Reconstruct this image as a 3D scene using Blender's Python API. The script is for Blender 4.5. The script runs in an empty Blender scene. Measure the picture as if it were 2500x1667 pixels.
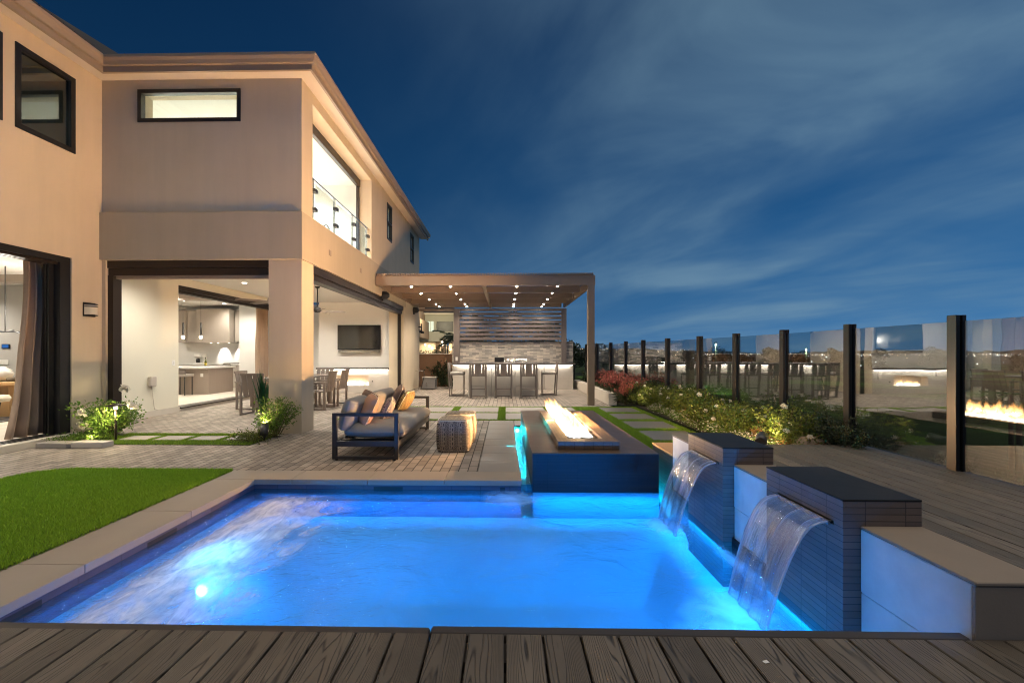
import bpy, math, random
import numpy as np
from mathutils import Vector, Matrix, Euler
random.seed(7); RN = np.random.default_rng(7)
S = bpy.context.scene; COL = S.collection
R = math.radians

# ------------------------------------------------------------------ helpers
def link(o, parent=None):
    COL.objects.link(o)
    if parent is not None: o.parent = parent
    return o
def tag(o, label=None, cat=None, group=None, kind=None):
    if label: o['label'] = label
    if cat: o['category'] = cat
    if group: o['group'] = group
    if kind: o['kind'] = kind
    return o
def thing(name, label, cat, loc=(0, 0, 0), group=None):
    o = bpy.data.objects.new(name, None); o.empty_display_size = .1; o.location = loc
    link(o); return tag(o, label, cat, group)
def rootloc(p):
    v = Vector((0, 0, 0))
    while p is not None: v += Vector(p.location); p = p.parent
    return v
def kids(o): return [c for c in bpy.data.objects if c.parent is o]
def copy_tree(o, parent=None):
    c = o.copy(); COL.objects.link(c)
    if parent is not None: c.parent = parent
    for ch in kids(o): copy_tree(ch, c)
    return c

class MB:
    def __init__(s): s.v = []; s.f = []; s.sm = []; s.log = []
    def add(s, vs, fs, sm=False):
        s.log.append((len(s.v), len(s.f))); n = len(s.v); s.v += [tuple(p) for p in vs]; s.f += [tuple(i + n for i in f) for f in fs]; s.sm += [sm] * len(fs); return s
    def box(s, x0, x1, y0, y1, z0, z1):
        if x1 < x0: x0, x1 = x1, x0
        if y1 < y0: y0, y1 = y1, y0
        if z1 < z0: z0, z1 = z1, z0
        v = [(x0,y0,z0),(x1,y0,z0),(x1,y1,z0),(x0,y1,z0),(x0,y0,z1),(x1,y0,z1),(x1,y1,z1),(x0,y1,z1)]
        return s.add(v, [(0,3,2,1),(4,5,6,7),(0,1,5,4),(1,2,6,5),(2,3,7,6),(3,0,4,7)])
    def bbox(s, x0, x1, y0, y1, z0, z1, b=.01):
        """box whose top and vertical edges carry a small real chamfer"""
        b = min(b, (x1-x0)*.45, (y1-y0)*.45, (z1-z0)*.45)
        def ring(i, z): 
            return [(x0+i,y0+b,z),(x0+b,y0+i,z),(x1-b,y0+i,z),(x1-i,y0+b,z),(x1-i,y1-b,z),(x1-b,y1-i,z),(x0+b,y1-i,z),(x0+i,y1-b,z)]
        L = [ring(b*.7, z0), ring(0, z0+b), ring(0, z1-b), ring(b*.7, z1)]
        v = [p for r in L for p in r]; f = []
        for k in range(3):
            for i in range(8):
                j = (i+1) % 8; f.append((k*8+i, k*8+j, (k+1)*8+j, (k+1)*8+i))
        f.append(tuple(range(7, -1, -1))); f.append(tuple(range(24, 32)))
        return s.add(v, f)
    def obox(s, c, size, rot=(0,0,0), b=0):
        t = MB(); hx, hy, hz = size[0]/2, size[1]/2, size[2]/2
        (t.bbox(-hx,hx,-hy,hy,-hz,hz,b) if b else t.box(-hx,hx,-hy,hy,-hz,hz))
        m = Matrix.Translation(c) @ Euler(rot).to_matrix().to_4x4()
        return s.add([m @ Vector(p) for p in t.v], t.f)
    def tube(s, pts, r, n=8, cap=True, sm=True):
        pts = [Vector(p) for p in pts]; rs = r if isinstance(r, (list, tuple)) else [r]*len(pts)
        vs = []; fs = []; N = None
        for i, p in enumerate(pts):
            t = (pts[min(i+1, len(pts)-1)] - pts[max(i-1, 0)]).normalized()
            if N is None: N = t.orthogonal().normalized()
            N = (N - t*N.dot(t)).normalized(); B = t.cross(N)
            for k in range(n):
                a = 2*math.pi*k/n; vs.append(p + (N*math.cos(a) + B*math.sin(a))*rs[i])
        for i in range(len(pts)-1):
            for k in range(n):
                j = (k+1) % n; fs.append((i*n+k, i*n+j, (i+1)*n+j, (i+1)*n+k))
        s.add(vs, fs, sm)
        if cap:
            m = len(s.v) - len(vs)
            s.f.append(tuple(m+k for k in range(n-1, -1, -1))); s.f.append(tuple(m+(len(pts)-1)*n+k for k in range(n))); s.sm += [False, False]
        return s
    def cyl(s, a, b, r, n=16): return s.tube([a, b], r, n)
    def lathe(s, prof, c, n=20, axis='z', sm=True):
        vs = []; fs = []
        for (r, h) in prof:
            for k in range(n):
                a = 2*math.pi*k/n; x, y = r*math.cos(a), r*math.sin(a)
                p = {'z': (x, y, h), 'y': (x, h, y), 'x': (h, x, y)}[axis]
                vs.append((c[0]+p[0], c[1]+p[1], c[2]+p[2]))
        for i in range(len(prof)-1):
            for k in range(n):
                j = (k+1) % n; fs.append((i*n+k, i*n+j, (i+1)*n+j, (i+1)*n+k))
        fs.append(tuple(range(n-1, -1, -1))); fs.append(tuple((len(prof)-1)*n+k for k in range(n)))
        return s.add(vs, fs, sm)
    def build(s, name, mat, parent=None, label=None, sm=None, subsurf=0):
        o0 = rootloc(parent) if parent is not None else Vector((0,0,0))
        me = bpy.data.meshes.new(name)
        me.from_pydata([(p[0]-o0.x, p[1]-o0.y, p[2]-o0.z) for p in s.v], [], s.f); me.update()
        me.polygons.foreach_set('use_smooth', s.sm if sm is None else [sm]*len(s.f))
        me.materials.append(mat); o = bpy.data.objects.new(name, me); link(o, parent)
        if label: o['label'] = label
        if subsurf:
            m = o.modifiers.new('s', 'SUBSURF'); m.levels = subsurf; m.render_levels = subsurf
        return o
def each(s, name, mat, parent=None):
    """every added shape as an object of its own"""
    L = s.log + [(len(s.v), len(s.f))]
    for (a, c), (b, d) in zip(L, L[1:]):
        q = MB(); q.v = s.v[a:b]; q.f = [tuple(i-a for i in f) for f in s.f[c:d]]; q.sm = s.sm[c:d]; o = q.build(name, mat, parent)
    return o
MB.each = each
def B(*a): return MB().box(*a)
def BB(*a): return MB().bbox(*a)
def holes_x(m, x0, x1, y0, y1, z0, z1, holes):
    """wall slab between planes x0..x1 with rectangular openings (ya,yb,za,zb)"""
    ys = sorted({y0, y1, *[h[0] for h in holes], *[h[1] for h in holes]}); zs = sorted({z0, z1, *[h[2] for h in holes], *[h[3] for h in holes]})
    grid(m, ys, zs, holes, lambda a, b, c, d: m.box(x0, x1, a, b, c, d)); return m
def holes_y(m, x0, x1, y0, y1, z0, z1, holes):
    xs = sorted({x0, x1, *[h[0] for h in holes], *[h[1] for h in holes]}); zs = sorted({z0, z1, *[h[2] for h in holes], *[h[3] for h in holes]})
    grid(m, xs, zs, holes, lambda a, b, c, d: m.box(a, b, y0, y1, c, d)); return m
def grid(m, us, ws, holes, put):
    for i in range(len(us)-1):
        runs = []; 
        for j in range(len(ws)-1):
            cu, cw = (us[i]+us[i+1])/2, (ws[j]+ws[j+1])/2
            if any(h[0] < cu < h[1] and h[2] < cw < h[3] for h in holes): continue
            if runs and abs(runs[-1][1]-ws[j]) < 1e-6: runs[-1][1] = ws[j+1]
            else: runs.append([ws[j], ws[j+1]])
        for a, b in runs: put(us[i], us[i+1], a, b)

# ------------------------------------------------------------------ materials
def lin(c):
    return tuple(((x/255)/12.92 if x/255 <= .04045 else ((x/255+.055)/1.055)**2.4) for x in c)
class NT:
    def __init__(s, name):
        s.m = bpy.data.materials.new(name); s.m.use_nodes = True; s.t = s.m.node_tree; s.t.nodes.clear()
        s.out = s.n('ShaderNodeOutputMaterial')
    def n(s, typ, **k):
        q = s.t.nodes.new(typ)
        for a, b in k.items():
            if a.startswith('_'): q.inputs[a[1:].replace('_', ' ')].default_value = b
            else: setattr(q, a, b)
        return q
    def l(s, a, b): s.t.links.new(a, b); return b
    def coord(s, scale=(1,1,1), rot=(0,0,0), loc=(0,0,0)):
        c = s.n('ShaderNodeTexCoord'); m = s.n('ShaderNodeMapping'); s.l(c.outputs['Object'], m.inputs[0])
        m.inputs['Scale'].default_value = scale; m.inputs['Rotation'].default_value = rot; m.inputs['Location'].default_value = loc
        return m.outputs[0]
    def noise(s, vec, scale=5, detail=4, rough=.5, dist=0):
        q = s.n('ShaderNodeTexNoise'); q.inputs['Scale'].default_value = scale; q.inputs['Detail'].default_value = detail
        q.inputs['Roughness'].default_value = rough; q.inputs['Distortion'].default_value = dist; s.l(vec, q.inputs['Vector']); return q
    def ramp(s, fac, stops):
        q = s.n('ShaderNodeValToRGB'); e = q.color_ramp.elements
        while len(e) < len(stops): e.new(.5)
        for k, (p, c) in enumerate(stops):
            e[k].position = p; e[k].color = (*c, 1) if len(c) == 3 else c
        s.l(fac, q.inputs[0]); return q.outputs[0]
    def math(s, op, a, b=None, c=None):
        q = s.n('ShaderNodeMath', operation=op)
        for i, x in enumerate((a, b, c)):
            if x is None: continue
            if isinstance(x, (int, float)): q.inputs[i].default_value = x
            else: s.l(x, q.inputs[i])
        return q.outputs[0]
    def mix(s, f, a, b, mode='MIX'):
        q = s.n('ShaderNodeMix', data_type='RGBA', blend_type=mode)
        for i, x in ((0, f), (6, a), (7, b)):
            if isinstance(x, (int, float)): q.inputs[i].default_value = x
            elif isinstance(x, tuple): q.inputs[i].default_value = (*x, 1) if len(x) == 3 else x
            else: s.l(x, q.inputs[i])
        return q.outputs[2]
    def bump(s, h, strength=.3, dist=.01, normal=None):
        q = s.n('ShaderNodeBump'); q.inputs['Strength'].default_value = strength; q.inputs['Distance'].default_value = dist
        s.l(h, q.inputs['Height'])
        if normal is not None: s.l(normal, q.inputs['Normal'])
        return q.outputs[0]
    def princ(s, col, rough=.6, metal=0, spec=.5, normal=None, **k):
        p = s.n('ShaderNodeBsdfPrincipled')
        for nm, x in (('Base Color', col), ('Roughness', rough), ('Metallic', metal), ('Specular IOR Level', spec)):
            if isinstance(x, (int, float)): p.inputs[nm].default_value = x
            elif isinstance(x, tuple): p.inputs[nm].default_value = (*x, 1)
            else: s.l(x, p.inputs[nm])
        for a, b in k.items(): p.inputs[a.replace('_', ' ')].default_value = b
        if normal is not None: s.l(normal, p.inputs['Normal'])
        s.l(p.outputs[0], s.out.inputs[0]); return p
def M(name, col, rough=.6, metal=0, var=.12, vs=3, bump=.15, bs=60, bd=.003, spec=.5, sc=(1,1,1), streak=0):
    t = NT(name); v = t.coord(scale=sc)
    n1 = t.noise(v, vs, 5, .6); f = t.math('MULTIPLY_ADD', n1.outputs[0], var*2, 1-var)
    c = t.n('ShaderNodeCombineColor')
    for i in range(3): t.l(f, c.inputs[i])
    col2 = t.mix(1.0, tuple(col), c.outputs[0], 'MULTIPLY')
    if streak:      # faint runs of rain dirt and uneven float coat
        q = t.ramp(t.noise(t.coord(scale=(3.2,3.2,.28)), 1.5, 6, .62).outputs[0], [(.38, (1-streak,)*3), (.62, (1,1,1))]); col2 = t.mix(1.0, col2, q, 'MULTIPLY')
    n2 = t.noise(v, bs, 3, .6); nr = t.bump(n2.outputs[0], bump, bd) if bump else None
    r = t.math('MULTIPLY_ADD', n1.outputs[0], .15, rough-.07)
    t.princ(col2, r, metal, spec, nr); return t.m
def uvw(t):
    """(u,v): along the face and up it, on walls; (y,x) on level faces"""
    c = t.n('ShaderNodeTexCoord'); s = t.n('ShaderNodeSeparateXYZ'); t.l(c.outputs['Object'], s.inputs[0])
    g = t.n('ShaderNodeNewGeometry'); q = t.n('ShaderNodeSeparateXYZ'); t.l(g.outputs['Normal'], q.inputs[0])
    up = t.math('GREATER_THAN', t.math('ABSOLUTE', q.outputs[2]), .6)
    a = t.n('ShaderNodeCombineXYZ'); t.l(t.math('ADD', s.outputs[0], s.outputs[1]), a.inputs[0]); t.l(s.outputs[2], a.inputs[1])
    b = t.n('ShaderNodeCombineXYZ'); t.l(s.outputs[1], b.inputs[0]); t.l(s.outputs[0], b.inputs[1])
    m = t.n('ShaderNodeMix', data_type='VECTOR'); t.l(up, m.inputs[0]); t.l(a.outputs[0], m.inputs[4]); t.l(b.outputs[0], m.inputs[5])
    return m.outputs[1], c.outputs['Object']
def brick(name, c1, c2, cm, L, H, mortar=.004, rough=.7, offset=.5, bump=.6, bd=.004, var=.2, spec=.4, fine=.15, freq=2):
    t = NT(name); v, ob = uvw(t)
    b = t.n('ShaderNodeTexBrick', offset=offset, offset_frequency=freq)
    for k, x in (('Scale', 1), ('Mortar Size', mortar), ('Mortar Smooth', .2), ('Brick Width', L), ('Row Height', H), ('Bias', 0)): b.inputs[k].default_value = x
    b.inputs['Color1'].default_value = (*c1, 1); b.inputs['Color2'].default_value = (*c2, 1); b.inputs['Mortar'].default_value = (*cm, 1)
    t.l(v, b.inputs['Vector'])
    n1 = t.noise(ob, 2.5, 6, .65); n2 = t.noise(ob, 90, 3, .6)
    f = t.math('MULTIPLY_ADD', n1.outputs[0], var*2, 1-var); cc = t.n('ShaderNodeCombineColor')
    for i in range(3): t.l(f, cc.inputs[i])
    col = t.mix(1.0, b.outputs[0], cc.outputs[0], 'MULTIPLY')
    h = t.math('ADD', t.math('MULTIPLY', b.outputs[1], -1.0), t.math('MULTIPLY', n2.outputs[0], fine))
    t.princ(col, t.math('MULTIPLY_ADD', n2.outputs[0], .2, rough-.1), 0, spec, t.bump(h, bump, bd)); return t.m
def emit(name, col, strength):
    t = NT(name); e = t.n('ShaderNodeEmission'); e.inputs[0].default_value = (*col, 1); e.inputs[1].default_value = strength
    t.l(e.outputs[0], t.out.inputs[0]); return t.m
def fres(t, ior, nr=None):
    """fresnel that treats both faces of a thin pane as an outer face"""
    f = t.n('ShaderNodeFresnel'); g = t.n('ShaderNodeNewGeometry'); t.l(t.math('MULTIPLY_ADD', g.outputs['Backfacing'], 1/ior-ior, ior), f.inputs[0])
    if nr is not None: t.l(nr, f.inputs['Normal'])
    return f
def glass(name, tint=(.95,.98,.97), ior=1.5, rough=0, wav=0):
    t = NT(name); f = fres(t, ior)
    tr = t.n('ShaderNodeBsdfTransparent'); tr.inputs[0].default_value = (*tint, 1)
    g = t.n('ShaderNodeBsdfGlossy'); g.inputs['Roughness'].default_value = rough
    if wav:
        n = t.bump(t.noise(t.coord(), 1.6, 2, .5).outputs[0], wav, .02); t.l(n, g.inputs['Normal'])
    m = t.n('ShaderNodeMixShader'); t.l(f.outputs[0], m.inputs[0]); t.l(tr.outputs[0], m.inputs[1]); t.l(g.outputs[0], m.inputs[2])
    t.l(m.outputs[0], t.out.inputs[0]); return t.m
def leafmat(name, c1, c2, trans=.25, rough=.5):
    t = NT(name); g = t.n('ShaderNodeNewGeometry'); oi = t.n('ShaderNodeObjectInfo')
    col = t.ramp(g.outputs['Random Per Island'], [(0, c1), (1, c2)])
    p = t.princ(col, rough, 0, .4); tl = t.n('ShaderNodeBsdfTranslucent'); t.l(col, tl.inputs[0])
    m = t.n('ShaderNodeMixShader'); m.inputs[0].default_value = trans
    t.l(p.outputs[0], m.inputs[1]); t.l(tl.outputs[0], m.inputs[2]); t.l(m.outputs[0], t.out.inputs[0]); return t.m
def wood_deck(name, base, dark, light, W=.1375):
    """grooved composite boards: contour lines of a long stretched field, shifted per board"""
    t = NT(name); c = t.n('ShaderNodeTexCoord'); s = t.n('ShaderNodeSeparateXYZ'); t.l(c.outputs['Object'], s.inputs[0])
    idx = t.math('FLOOR', t.math('DIVIDE', s.outputs[0], W)); wn = t.n('ShaderNodeTexWhiteNoise', noise_dimensions='1D'); t.l(idx, wn.inputs['W'])
    loc = t.math('SUBTRACT', t.math('DIVIDE', s.outputs[0], W), idx)       # 0..1 across a board
    cx = t.math('MULTIPLY', t.math('SUBTRACT', loc, t.math('MULTIPLY_ADD', wn.outputs[0], .5, .25)), 1.0)
    y = t.math('ADD', s.outputs[1], t.math('MULTIPLY', wn.outputs[0], 23.0))
    cv = t.n('ShaderNodeCombineXYZ'); t.l(t.math('MULTIPLY', cx, 1.6), cv.inputs[0]); t.l(t.math('MULTIPLY', y, 1.1), cv.inputs[1]); t.l(idx, cv.inputs[2])
    n = t.noise(cv.outputs[0], 1.0, 2, .4)
    cv2 = t.n('ShaderNodeCombineXYZ'); t.l(t.math('MULTIPLY', loc, 6), cv2.inputs[0]); t.l(t.math('MULTIPLY', y, 8), cv2.inputs[1])
    nw = t.noise(cv2.outputs[0], 1.0, 3, .5)
    fld = t.math('ADD', t.math('ADD', t.math('MULTIPLY', n.outputs[0], 1.6), t.math('MULTIPLY', t.math('MULTIPLY', cx, cx), 3.4)), t.math('MULTIPLY', nw.outputs[0], .05))
    fr = t.math('FRACT', t.math('MULTIPLY', fld, 7.5))
    line = t.ramp(fr, [(0, (1,1,1)), (.20, (0,0,0)), (.82, (0,0,0)), (1, (1,1,1))])
    gate = t.ramp(t.noise(cv2.outputs[0], .7, 2, .5).outputs[0], [(.30, (.35,.35,.35)), (.46, (1,1,1))])
    line = t.math('MULTIPLY', line, gate)
    tone = t.noise(c.outputs['Object'], 3.5, 5, .6)
    col = t.mix(tone.outputs[0], tuple(base), tuple(light)); 
    bv = t.math('MULTIPLY_ADD', wn.outputs[0], .5, .72); cc = t.n('ShaderNodeCombineColor')
    for i in range(3): t.l(bv, cc.inputs[i])
    col = t.mix(1.0, col, cc.outputs[0], 'MULTIPLY'); col = t.mix(line, col, tuple(dark))
    fine = t.noise(cv2.outputs[0], 12, 3, .6)
    h = t.math('ADD', t.math('MULTIPLY', line, -1.0), t.math('MULTIPLY', fine.outputs[0], .12))
    t.princ(col, t.math('MULTIPLY_ADD', tone.outputs[0], .2, .42), 0, .5, t.bump(h, .55, .004)); return t.m

MT = {}
MT['stucco'] = M('stucco', (.635,.54,.40), .85, streak=.045, var=.13, vs=.9, bump=.35, bs=140, bd=.004, spec=.25)
MT['stucco_band'] = M('stucco_band', (.48,.415,.31), .85, streak=.05, var=.14, vs=.8, bump=.35, bs=140, bd=.004, spec=.25)
MT['stucco_in'] = M('stucco_in', (.70,.67,.56), .85, var=.04, vs=1.0, bump=.2, bs=120, bd=.003, spec=.25)
MT['plaster_white'] = M('plaster_white', (.80,.79,.755), .8, var=.03, bump=.08, bs=80, spec=.25)
MT['wall_grey'] = M('wall_grey', (.50,.49,.47), .8, var=.03, bump=.05, spec=.25)
MT['soffit'] = M('soffit', (.66,.60,.52), .85, var=.05, bump=.2, bs=130, spec=.25)
MT['gutter'] = M('gutter', (.31,.245,.185), .45, var=.06, bump=.02, spec=.5)
MT['roof'] = M('roof', (.035,.033,.035), .8, var=.3, vs=8, bump=.5, bs=25, bd=.01)
MT['bronze'] = M('bronze', (.030,.022,.018), .38, .35, var=.1, bump=.02)
MT['black'] = M('black', (.012,.012,.013), .4, var=.1, bump=.02)
MT['pergola'] = M('pergola', (.27,.20,.145), .45, .1, var=.06, bump=.03, spec=.5)
MT['slat'] = M('slat', (.22,.185,.17), .38, .3, var=.06, bump=.03)
MT['steel'] = M('steel', (.62,.60,.57), .22, 1, var=.05, vs=2, bump=.03, bs=40)
MT['chrome'] = M('chrome', (.8,.8,.8), .12, 1, var=.02, bump=0)
MT['conc_panel'] = M('conc_panel', (.50,.46,.41), .7, var=.12, vs=4, bump=.12, bs=40, spec=.3)
MT['counter_dark'] = M('counter_dark', (.12,.105,.10), .28, var=.2, vs=12, bump=.03)
MT['quartz'] = M('quartz', (.78,.76,.72), .18, var=.05, bump=.01)
MT['cab'] = M('cab', (.46,.41,.36), .5, var=.07, vs=4, bump=.05, bs=30, sc=(6,6,.6))
MT['cab_dark'] = M('cab_dark', (.33,.27,.225), .5, var=.1, vs=4, bump=.05, bs=30, sc=(6,6,.6))
MT['woodfloor'] = brick('woodfloor', (.62,.56,.48), (.55,.49,.41), (.35,.3,.25), 1.4, .18, .002, .45, bump=.1, fine=.05, var=.08)
MT['oak'] = M('oak', (.45,.27,.12), .45, var=.2, vs=5, bump=.05, sc=(1,6,6))
MT['cream'] = M('cream', (.68,.62,.50), .9, var=.05, bump=.2, bs=180)
MT['rug'] = M('rug', (.16,.15,.145), .95, var=.35, vs=25, bump=.4, bs=200)
MT['paver'] = brick('paver', (.36,.31,.26), (.22,.19,.16), (.030,.023,.018), .205, .103, .0055, .75, bump=.8, bd=.006, var=.22, spec=.35)
MT['slab'] = M('slab', (.30,.275,.245), .6, var=.16, vs=4, bump=.12, bs=90, spec=.4)
MT['slab_wet'] = M('slab_wet', (.17,.16,.155), .32, var=.25, vs=4, bump=.08, bs=70, spec=.5)
MT['coping'] = M('coping', (.33,.285,.235), .62, var=.12, vs=3, bump=.12, bs=110, spec=.35)
MT['stone'] = M('stone', (.72,.72,.64), .7, var=.2, vs=7, bump=.2, bs=70, spec=.3)
MT['curb'] = M('curb', (.58,.53,.46), .75, var=.08, vs=5, bump=.15, bs=80, spec=.3)
MT['tile_dark'] = brick('tile_dark', (.022,.020,.020), (.016,.016,.017), (.008,.008,.009), .305, .032, .0022, .42, offset=0, bump=.6, bd=.003, var=.35, spec=.3, fine=.25)
MT['tile_tower'] = brick('tile_tower', (.20,.142,.108), (.145,.107,.086), (.060,.047,.04), .19, .033, .0022, .45, offset=0, bump=.7, bd=.003, var=.35, spec=.5, fine=.3)
MT['tile_tray'] = brick('tile_tray', (.23,.14,.08), (.16,.10,.06), (.04,.028,.02), .10, .033, .0022, .45, offset=0, bump=.7, bd=.003, var=.3, spec=.5)
MT['tile_top'] = M('tile_top', (.016,.015,.013), .5, var=.2, vs=2, bump=.10, bs=6, bd=.01, spec=.25)
MT['plaster_pool'] = M('plaster_pool', (.55,.62,.68), .7, var=.28, vs=1.6, bump=.1, bs=40, spec=.3)  # broad mottling also mimics patches of light on the pool floor
MT['pool_tile'] = brick('pool_tile', (.10,.085,.11), (.07,.06,.085), (.02,.018,.022), .3, .05, .002, .4, offset=0, bump=.4, var=.3, spec=.5)
MT['ledger'] = brick('ledger', (.70,.63,.54), (.28,.27,.26), (.07,.06,.055), .24, .055, .0015, .75, bump=1, bd=.01, var=.35, spec=.3, fine=.4)
MT['deck'] = wood_deck('deck_boards', (.088,.072,.054), (.022,.018,.014), (.20,.168,.128))
MT['deck_edge'] = M('deck_edge', (.05,.042,.036), .5, var=.15, bump=.1)
MT['soil'] = M('soil', (.045,.032,.022), .95, var=.4, vs=20, bump=1, bs=60, bd=.02)
MT['turf'] = M('turf', (.035,.06,.012), .95, var=.3, vs=30, bump=1, bs=200, bd=.02)
MT['grass'] = leafmat('grass_blade', (.15,.32,.018), (.36,.60,.045), .3, .6)
MT['grass_strip'] = leafmat('grass_strip', (.13,.26,.018), (.30,.46,.04), .3, .6)
MT['leaf'] = leafmat('leaf', (.05,.085,.012), (.17,.20,.03), .3)
MT['leaf_bright'] = leafmat('leaf_bright', (.07,.15,.02), (.20,.32,.05), .35)
MT['leaf_dark'] = leafmat('leaf_dark', (.018,.03,.014), (.055,.075,.03), .15)
MT['leaf_dull'] = leafmat('leaf_dull', (.03,.045,.02), (.09,.11,.05), .2)
MT['dry'] = leafmat('dry_leaf', (.30,.13,.04), (.42,.22,.08), .3)
MT['redpaw'] = leafmat('red_flower', (.42,.07,.07), (.62,.22,.17), .3)
MT['petal'] = leafmat('petal', (.78,.74,.66), (.85,.80,.70), .3)
MT['maroon'] = leafmat('maroon_leaf', (.06,.012,.015), (.14,.03,.03), .2)
MT['stem'] = M('stem', (.09,.075,.03), .8, var=.2)
MT['bark'] = M('bark', (.10,.08,.055), .9, var=.3, vs=20, bump=.8, bs=30, bd=.02)
MT['glass'] = glass('clear_glass', (.93,.97,.95), 1.5)
MT['glass_fence'] = glass('fence_glass', (.88,.91,.91), 3.4, wav=.05)
MT['glass_dark'] = glass('tinted_glass', (.55,.62,.58), 2.7)
MT['warm'] = emit('lamp_warm', (1,.86,.66), 18)
MT['warm_soft'] = emit('lamp_soft', (1,.86,.68), 5)
MT['led'] = emit('led_strip', (1,.88,.76), 7)
MT['cushion'] = M('cushion', (.29,.27,.24), .95, var=.06, vs=6, bump=.35, bs=400, bd=.002, spec=.2)
MT['frame'] = M('frame_dark', (.045,.043,.045), .42, .3, var=.08, bump=.03)
MT['chairgrey'] = M('chair_grey', (.19,.158,.138), .5, .1, var=.1, bump=.05)
MT['seatpad'] = M('seat_pad', (.62,.58,.52), .9, var=.04, bump=.2, bs=300)
MT['rock'] = M('rock', (.33,.25,.17), .9, var=.3, vs=6, bump=.8, bs=12, bd=.03)
# ------------------------------------------------------------------ camera and render settings
cam = bpy.data.objects.new('camera', bpy.data.cameras.new('camera')); COL.objects.link(cam)
cam.location = (0, 0, 1.3); cam.rotation_euler = (R(90), 0, .02)
cam.data.lens = 15.306; cam.data.sensor_width = 36; cam.data.shift_x = .0153; cam.data.shift_y = .0115
cam.data.clip_start = .05; cam.data.clip_end = 20000; S.camera = cam
S.view_settings.view_transform = 'Standard'; S.view_settings.look = 'None'; S.view_settings.gamma = 1; S.view_settings.exposure = 1.0
S.cycles.use_denoising = True; S.cycles.max_bounces = 10; S.cycles.diffuse_bounces = 4; S.cycles.glossy_bounces = 4
S.cycles.transparent_max_bounces = 24; S.cycles.transmission_bounces = 8; S.cycles.sample_clamp_indirect = 6; S.cycles.sample_clamp_direct = 0
S.cycles.caustics_reflective = False; S.cycles.caustics_refractive = False; S.cycles.use_light_tree = True; S.cycles.pixel_filter_type = 'BLACKMAN_HARRIS'; S.cycles.filter_width = 1.1

# ------------------------------------------------------------------ dusk sky
W = bpy.data.worlds.new('World'); S.world = W; W.use_nodes = True; nt = W.node_tree; nt.nodes.clear()
class WT(NT):
    def __init__(s): s.t = nt
w = WT(); out = w.n('ShaderNodeOutputWorld'); bg = w.n('ShaderNodeBackground'); w.l(bg.outputs[0], out.inputs[0])
sky = w.n('ShaderNodeTexSky', sky_type='NISHITA'); sky.sun_disc = False; sky.sun_elevation = R(3); sky.sun_rotation = R(160)
tc = w.n('ShaderNodeTexCoord'); sp = w.n('ShaderNodeSeparateXYZ'); w.l(tc.outputs['Generated'], sp.inputs[0])
grad = w.ramp(sp.outputs[2], [(0, (.050,.150,.300)), (.10, (.022,.100,.235)), (.28, (.005,.055,.160)), (.6, (.001,.026,.090)), (1, (.001,.014,.06))])
side = w.math('MULTIPLY_ADD', sp.outputs[0], .55, .92)                 # afterglow lies to the right
cb = w.n('ShaderNodeCombineColor')
for i in range(3): w.l(side, cb.inputs[i])
grad = w.mix(1.0, grad, cb.outputs[0], 'MULTIPLY')
zc = w.math('ADD', w.math('MAXIMUM', sp.outputs[2], 0), .16)
pc = w.n('ShaderNodeCombineXYZ'); w.l(w.math('DIVIDE', sp.outputs[0], zc), pc.inputs[0]); w.l(w.math('DIVIDE', sp.outputs[1], zc), pc.inputs[1])
def cl(rot, sc, loc, s_, det, dist, stops):
    r_ = w.n('ShaderNodeMapping'); w.l(pc.outputs[0], r_.inputs[0]); r_.inputs['Rotation'].default_value = (0, 0, R(rot))
    m_ = w.n('ShaderNodeMapping'); w.l(r_.outputs[0], m_.inputs[0]); m_.inputs['Scale'].default_value = (*sc, 1); m_.inputs['Location'].default_value = (*loc, 0)
    return w.ramp(w.noise(m_.outputs[0], s_, det, .5, dist).outputs[0], stops)
k1 = cl(-122, (.50, .95), (.95, .35), 1.25, 9, .55, [(.36, (0,0,0)), (.50, (.35,.35,.35)), (.68, (1,1,1))])
k2 = cl(-100, (.45, .55), (3.1, .4), 1.0, 5, .6, [(.34, (.1,.1,.1)), (.55, (1,1,1))])
hor = w.ramp(w.math('MULTIPLY_ADD', sp.outputs[0], .5, .5), [(.40, (0,0,0)), (.58, (.55,.55,.55)), (.76, (1,1,1))])
hor.node.color_ramp.interpolation = 'B_SPLINE'
cm = w.math('MULTIPLY', w.math('MULTIPLY', w.math('MULTIPLY', k1, k2), hor), .72)
colr = w.mix(cm, grad, (.165,.28,.37))
nish = w.n('ShaderNodeMix', data_type='RGBA', blend_type='ADD'); nish.inputs[0].default_value = .002
w.l(colr, nish.inputs[6]); w.l(sky.outputs[0], nish.inputs[7]); w.l(nish.outputs[2], bg.inputs[0]); bg.inputs[1].default_value = .56

def lamp(name, typ, loc, power, col, size=.1, direc=(0,0,-1), sy=None, shape=None, spot=None, blend=.6, spread=None, parent=None):
    d = bpy.data.lights.new(name, typ); d.energy = power; d.color = col
    if typ == 'AREA':
        d.shape = shape or ('RECTANGLE' if sy else 'DISK'); d.size = size
        if sy: d.size_y = sy
        if spread: d.spread = R(spread)
    else: d.shadow_soft_size = size
    if typ == 'SPOT': d.spot_size = R(spot); d.spot_blend = blend
    o = bpy.data.objects.new(name, d); COL.objects.link(o)
    if parent is not None: o.parent = parent; loc = Vector(loc) - rootloc(parent)
    o.location = loc; o.rotation_euler = Vector(direc).to_track_quat('-Z', 'Y').to_euler(); return o
fill_lamp = lamp('overhead_fill', 'SUN', (0,0,20), .78, (1,.86,.68), direc=(-.15,.12,-1)); fill_lamp.data.angle = R(60)  # added soft overhead lamp lifting the whole scene; no sun is up
WARM = (1,.80,.55); WHITE = (1,.92,.79)

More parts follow.
